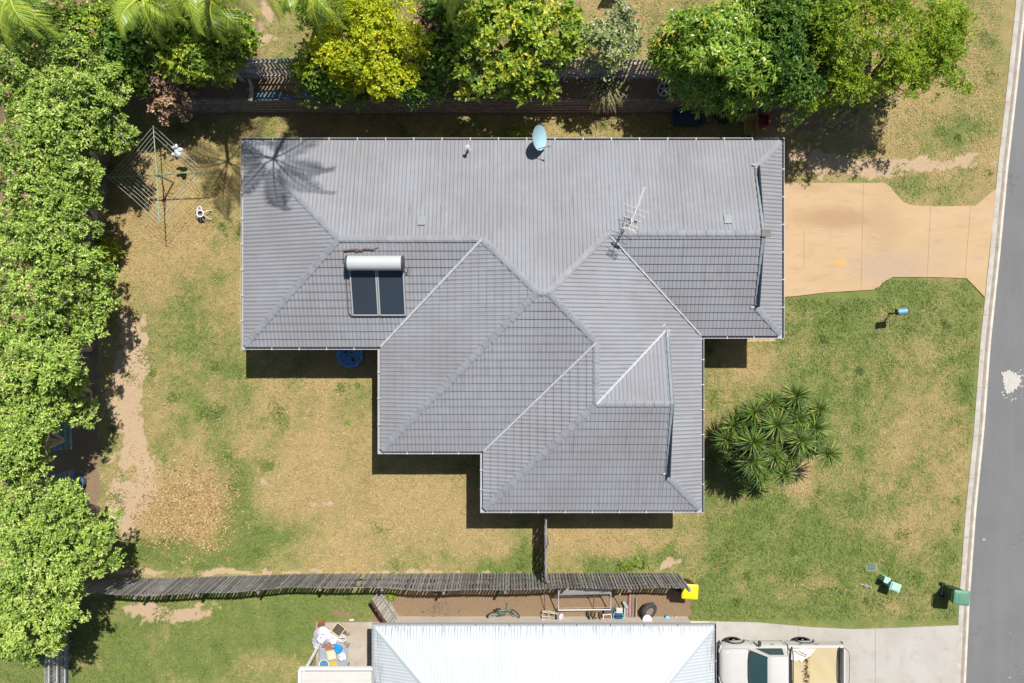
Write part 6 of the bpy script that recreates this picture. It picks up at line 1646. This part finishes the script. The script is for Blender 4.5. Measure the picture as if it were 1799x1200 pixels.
mb = MB().box((0, 0, .06), (.16, .12, .12)).box((.02, 0, .14), (.10, .04, .05)).tube([(-.06, -.04, .12), (-.03, -.02, .2), (.06, .02, .2)], .012, 6)
t = thing('tool_box', 'small red and white box beside the blue can', 'box', (P(1180, 1089, .15).x, P(1180, 1089, .15).y, .05), R(-20)); mb.build('case', M('red_case', (.42, .05, .06), .5, .3, 9), t, bevel=.006); MB().box((0, 0, .127), (.14, .03, .012)).build('stripe', m_wht, t)
mb = MB().bar(P(1186, 1083, .08), P(1193, 1093, .08), .10, .05).bar(P(1185, 1085, .13), P(1190, 1092, .13), .05, .03)
o = mb.build('timber_offcut', wood('offcut', (.5, .38, .24), (.6, .48, .32))); tag(o, 'pale timber offcut lying right of the red box', 'offcut')
pot('bucket', 'large turquoise bucket tipped beside the white roof', 'bucket', 1086, 1083, .21, .36, (.10, .50, .50), fill=(.03, .06, .16), handle=True)
pot('bucket', 'small pale turquoise bucket below the large one', 'bucket', 1079, 1090, .10, .2, (.14, .48, .46), handle=True)
t = tub('storage_crate', 'white edged crate with rust red contents by the roof', 'crate', 1067, 1085, .34, .26, .28, (.68, .66, .64), R(6), (.28, .07, .03))
t = tub('storage_crate', 'dark grey crate behind the rust red one', 'crate', 1071, 1075, .40, .2, .26, (.12, .125, .14), R(2), (.08, .08, .09))
# old boots / firewood
for k, (px, py, a, col, lab) in enumerate(((1034, 1083, .25, (.03, .028, .025), 'black upright boot left of the brown boots'), (1042, 1083, .2, (.13, .08, .05), 'brown boot next to the black one'), (1048, 1084, -.1, (.30, .21, .12), 'tan boot among the row by the roof'), (1054, 1084, -.2, (.07, .05, .04), 'dark brown boot next to the red crate'))):
    c = P(px, py, .2); t = thing('boot', lab, 'boot', (c.x, c.y, .05), R(90) + a, 'old boots along the white house')
    MB().loft([[(x + dx, y * w, z) for x, y in ((-.14, -1), (.0, -1), (.14, -.8), (.16, 0), (.14, .8), (0, 1), (-.14, 1))] for z, w, dx in ((0, .05, 0), (.04, .055, 0), (.09, .05, -.02))]).loft([[(-.07 + .06 * math.cos(q), .05 * math.sin(q), z) for q in [2 * PI * i / 10 for i in range(10)]] for z in (.08, .30)]).build('upper', M('boot' + str(k), col, .7, .3, 9), t)
    MB().box((0, 0, .006), (.30, .11, .02)).build('sole', m_blk, t)
# long boards
for k, (x0, w_, col, lab) in enumerate(((1101, .06, (.36, .35, .35), 'grey steel length beside the red plank'), (1106, .11, (.38, .20, .17), 'faded red plank lying across the bare strip'), (1111, .09, (.20, .18, .16), 'dark brown plank right of the red one'), (1097, .07, (.44, .43, .43), 'pale grey plank left of the steel length'), (1117, .03, (.40, .33, .24), 'thin straight stick right of the planks'))):
    z = .08 + .01 * k
    y0, y1 = (1042, 1091) if k in (1, 2) else ((1064, 1092) if k != 4 else (1050, 1088))
    mb = MB().bar(P(x0 + 1, y0, z), P(x0, y1, z), w_, .05).bar(P(x0 + 1, y0 + 3, z + .03), P(x0, y1 - 4, z + .03), w_ * .35, .02)
    tag(mb.build('board', M('board' + str(k), col, .75, .4, 7)), lab, 'board', 'boards lying across the bare strip')
t = thing('metal_tray', 'grey metal tray tilted beside the pale plank', 'tray', P(1099, 1062, .15), R(-62))
MB().box((0, 0, 0), (.34, .12, .02)).box((0, .06, .02), (.34, .012, .05)).box((0, -.06, .02), (.34, .012, .05)).box((.165, 0, .02), (.012, .12, .05)).box((-.165, 0, .02), (.012, .12, .05)).build('pan', M('tray_steel', (.35, .37, .39), .4, .3, 6), t)
MB().tube([(.17, -.03, .04), (.23, 0, .05), (.17, .03, .04)], .008, 5).build('handle', m_blk, t)
# small metal folding stool
t = thing('folding_stool', 'small chrome folding stool above the turquoise bucket', 'stool', P(1086, 1067, 0))
MB().box((0, 0, .36), (.26, .22, .03)).build('seat', M('stool_pad', (.5, .5, .49), .6, .3), t, bevel=.01)
for x in (-.1, .1):
    for s_ in (-1, 1): MB().tube([(x, s_ * .1, .35), (x, -s_ * .14, .02)], .011, 6).build('leg', m_alu, t)
# white tube frame
t = thing('tube_frame', 'white tubular bed frame standing against the long fence', 'frame')
m_tf = M('tube_white', (.66, .65, .66), .45, .12)
za, zb = .25, 1.25
q = [P(981, 1036, 1.2), P(981, 1072, .3), P(1073, 1071, .3), P(1073, 1034, 1.2)]
MB().tube([q[0], q[1]], .022, 8).tube([q[1], q[2]], .022, 8).tube([q[2], q[3]], .022, 8).tube([q[3], q[0]], .02, 8).build('outer_tube', m_tf, t)
mb = MB()
for k in range(5):
    f = .06 + k * .045; mb.tube([q[0].lerp(q[1], f), q[3].lerp(q[2], f)], .012, 6)
mb.tube([q[0].lerp(q[1], .9), q[3].lerp(q[2], .9)], .008, 5)
mb.build('cross_wire', M('frame_wire', (.36, .37, .38), .5), t)
for x in q[1], q[2]: MB().tube([x, (x.x, x.y, 0)], .02, 6).build('leg', m_tf, t)
for px, y0, y1, lab in ((957, 1042, 1072, 'thin dark pole leaning on the fence beside the trolley'), (1043, 1046, 1070, 'thin brown stake standing inside the tube frame'), (1089, 1044, 1066, 'short pale stake leaning on the fence by the stool')):
    mb = MB().tube([P(px, y1, .03), P(px, y0, .6)], .016, 6).box(P(px, y0, .62), (.05, .05, .06))
    tag(mb.build('pole', M('pole' + str(px), (.13, .09, .06) if px != 1089 else (.45, .40, .30), .7)), lab, 'pole', 'poles leaning by the long fence')
# folded trolley
c = P(968, 1082, .3)
t = thing('folded_trolley', 'folded metal shopping trolley with a pale round wheel end', 'trolley', (c.x, c.y, .05), R(-6))
m_ft = M('trolley_steel', (.56, .52, .47), .45, .25)
mb = MB()
for y in (-.17, -.05, .13): mb.tube([(-.36, y, .28), (.28, y * .8, .26)], .014, 6)
for x in (-.34, -.1, .12, .28): mb.tube([(x, -.18, .29), (x, .16, .29)], .012, 6)
mb.tube([(-.36, .16, .28), (-.1, .22, .34), (.3, .10, .30)], .016, 6)
mb.build('frame', m_ft, t)
MB().lathe([(.14, -.05), (.16, 0), (.14, .05), (.05, .06)], 18, Matrix.Translation((.42, -.02, .2)) @ Matrix.Rotation(R(60), 4, 'Y')).build('wheel', M('lilac_wheel', (.60, .52, .62), .5), t, True)
MB().lathe([(.13, -.04), (.145, 0), (.13, .04)], 18, Matrix.Translation((.26, -.02, .2)) @ Matrix.Rotation(R(60), 4, 'Y')).build('wheel', m_blk, t, True)
for y in (-.14, .14): MB().tube([(-.34, y, .28), (-.36, y, 0)], .014, 6).build('leg', m_ft, t)
# bicycle leaning
c = P(885, 1087, .15)
t = thing('bicycle', 'small green bicycle lying against the white roofed house', 'bicycle', (c.x, c.y, .05), R(3))
Mb = Matrix.Rotation(R(-52), 4, 'X')
m_fr = M('bike_green', (.09, .25, .20), .4, .2)
def bp(x, z, y=0): return Mb @ Vector((x, y, z))
for x, yaw in ((-.43, .35), (.45, -.6)):
    Mx = Matrix.Translation(bp(x, .24)) @ Mb @ Matrix.Rotation(yaw, 4, 'Z') @ Matrix.Rotation(PI / 2, 4, 'X')
    w_ = MB().torus((0, 0, 0), .23, .025, None, 28, 8); w_.v = [tuple(Mx @ Vector(v)) for v in w_.v]; w_ = w_.build('wheel', M('rubber', (.03, .03, .03), .8), t, True)
    sp_ = MB().torus((0, 0, 0), .20, .009, None, 28, 6)
    for k in range(12): sp_.tube([(0, 0, .02 * (-1) ** k), (.2 * math.cos(k * PI / 6), .2 * math.sin(k * PI / 6), 0)], .004, 4)
    sp_.v = [tuple(Mx @ Vector(v)) for v in sp_.v]; sp_.build('rim', m_alu, w_)
MB().tube([bp(-.43, .24), bp(-.05, .24), bp(.3, .52), bp(-.15, .52), bp(-.05, .24)], .018, 8).tube([bp(-.43, .24), bp(-.15, .52), bp(-.18, .62)], .014, 8).tube([bp(.27, .6), bp(.45, .24)], .016, 8).build('frame', m_fr, t)
MB().loft([[bp(-.3 + x, .64 + z, y) for x, y, z in ((0, -.07, 0), (.22, -.02, 0), (.22, .02, 0), (0, .07, 0))], [bp(-.3 + x, .67, y * .8) for x, y in ((.01, -.06), (.21, -.015), (.21, .015), (.01, .06))]]).build('saddle', m_blk, t)
MB().tube([bp(.27, .58), bp(.25, .70), bp(.25, .70, -.22), bp(.18, .71, -.26)], .014, 6).tube([bp(.25, .70), bp(.25, .70, .22), bp(.18, .71, .26)], .014, 6).build('handlebar', m_fr, t)
MB().tube([bp(-.05, .24, -.08), bp(-.05, .24, .08)], .012, 6).box(bp(.02, .12, .09), (.09, .05, .02)).box(bp(-.12, .36, -.09), (.09, .05, .02)).build('pedal', m_blk, t)
# scatter of dead sticks and debris on the bare strip
mb = MB(); rg = random.Random(77)
for k in range(26):
    p = P(768 + rg.gauss(0, 14), 1075 + rg.gauss(0, 5), .03); a = rg.uniform(0, PI); l = rg.uniform(.06, .3)
    mb.tube([p, p + Vector((math.cos(a) * l * .5, math.sin(a) * l * .5, rg.uniform(0, .05))), p + Vector((math.cos(a + .3) * l, math.sin(a + .3) * l, 0))], rg.uniform(.006, .014), 5)
tag(mb.build('twig_pile', M('dead_twig', (.20, .17, .14), .8, .4)), 'small pile of dead twigs on the bare strip', 'twigs', kind='stuff')

# ------------------------------------------------------------------ patio clutter
m_gt = M('grey_plastic', (.27, .31, .36), .5, .2, 5)
c = P(575, 1152, .7)
t = thing('table', 'grey plastic table under the clutter on the patio', 'table', (c.x + .25, c.y - .15, .06))
MB().box((0, 0, .66), (1.15, .95, .04)).build('tabletop', m_gt, t, bevel=.012)
for x in (-.5, .5):
    for y in (-.4, .4): MB().box((x, y, .32), (.06, .06, .64), taper=1.2).build('leg', m_gt, t)
TZ = .06 + .68
def bag(label, px, py, r, h, col, seed, z=.06, cat='bag', sx=1.0, name='plastic_bag', col2=None):
    rg = random.Random(seed); c = P(px, py, z + h * .6)
    t = thing(name, label, cat, (c.x, c.y, z))
    mb = MB(); n_ = 14
    rings = []
    for k in range(7):
        f = k / 6; rr = r * (math.sin(min(1, f * 1.1 + .18) * PI * .86) + .12); 
        rings.append([(rr * sx * math.cos(2 * PI * i / n_) * (1 + rg.uniform(-.2, .2)), rr * math.sin(2 * PI * i / n_) * (1 + rg.uniform(-.2, .2)), h * f + rg.uniform(-.02, .02)) for i in range(n_)])
    mb.loft(rings); mb.build('sack', M('bag_' + str(seed), col, .5, .3, 11, col2=col2), t, True)
    tp = MB()
    for k in range(5):
        a = rg.uniform(0, 2 * PI); tp.add([(0, 0, h), (math.cos(a) * .09, math.sin(a) * .09, h + .05), (math.cos(a + .5) * .10, math.sin(a + .5) * .10, h + .02)], [(0, 1, 2)])
    tp.build('knot', M('bag_' + str(seed), col), t)
    return t
bag('big crumpled white plastic bag heaped on the patio', 567, 1119, .34, .5, (.58, .60, .64), 51, col2=(.40, .38, .44))
bag('smaller white bag heaped beside the wooden drawer', 587, 1124, .24, .45, (.66, .68, .74), 52)
bag('bright blue plastic bag on the patio heap', 593, 1141, .17, .25, (.01, .27, .66), 53, TZ, 'bag')
bag('pale pink rag bundle at the left side of the heap', 559, 1135, .18, .3, (.60, .48, .50), 54, cat='bundle', name='cloth_bundle', col2=(.62, .60, .64))
bag('crumpled white bag on the right edge of the grey table', 600, 1155, .16, .2, (.66, .66, .67), 55, TZ)
bag('grey and navy cloth bundle at the far left of the heap', 553, 1127, .14, .28, (.10, .15, .22), 56, cat='bundle', name='cloth_bundle', col2=(.5, .52, .55))
t = tub('wooden_drawer', 'upturned timber drawer with dark inside on the patio', 'drawer', 594, 1107, .42, .46, .22, (.62, .50, .30), R(-38), (.09, .07, .055), z=.3)
pot('plant_pot', 'terracotta orange pot at the top left of the heap', 'pot', 564, 1098, .16, .28, (.46, .14, .05), fill=(.16, .08, .05))
pot('plant_pot', 'small white pot just below the orange pot', 'pot', 562, 1105, .09, .18, (.7, .7, .7), fill=(.1, .1, .1))
pot('plant_pot', 'brown clay pot right of the timber drawer', 'pot', 604, 1112, .10, .2, (.33, .12, .06), fill=(.12, .07, .05))
pot('bucket', 'white bucket with green edge right of the bags', 'bucket', 601, 1122, .15, .34, (.70, .71, .70), fill=(.5, .5, .48), handle=True)
t = tub('box', 'cream box with rust brown edge on the grey table', 'box', 582, 1151, .34, .36, .22, (.66, .54, .36), R(10), (.72, .60, .42), z=TZ)
t = tub('tray', 'rust coloured wooden tray at the middle of the heap', 'tray', 577, 1138, .30, .18, .1, (.40, .16, .08), R(14), (.32, .13, .07), z=TZ)
pot('bowl', 'yellow bowl at the front edge of the grey table', 'bowl', 585, 1169, .15, .14, (.72, .52, .02), fill=(.55, .40, .02), z=TZ)
pot('bowl', 'white dish with blue rim beside the yellow bowl', 'bowl', 569, 1168, .20, .10, (.62, .68, .69), fill=(.08, .22, .32), z=TZ)
mb = MB(); rg = random.Random(9)
for k in range(9):
    p = P(rg.uniform(600, 610), rg.uniform(1110, 1160), .1); mb.box(p, (rg.uniform(.04, .12), rg.uniform(.03, .08), rg.uniform(.04, .1)), rg.uniform(0, 3))
    mb.lathe([(.02, 0), (.035, .05), (.02, .06)], 8, Matrix.Translation(p + Vector((.1, .03, 0))))
tag(mb.build('debris', M('mixed_scraps', (.30, .26, .24), .7, .6, 12, col2=(.08, .07, .08))), 'small mixed scraps strewn along the right side of the heap', 'scraps', kind='stuff')
t = thing('brick', 'loose pale brick at the top edge of the patio', 'brick', P(618, 1089, .06), R(4))
MB().box((0, 0, .0), (.20, .09, .07)).box((0, 0, .036), (.12, .03, .006)).build('block', M('pale_brick', (.55, .45, .38), .85), t, bevel=.005)
mb = MB().tube([P(668, 1092, .05), P(664, 1080, .5)], .03, 8).lathe([(.06, 0), (.02, .10)], 8, Matrix.Translation(P(672, 1093, .1)))
tag(mb.build('orange_tool', M('orange_plastic', (.70, .30, .05), .5, .2)), 'orange handled tool at the foot of the leaning gate', 'tool')
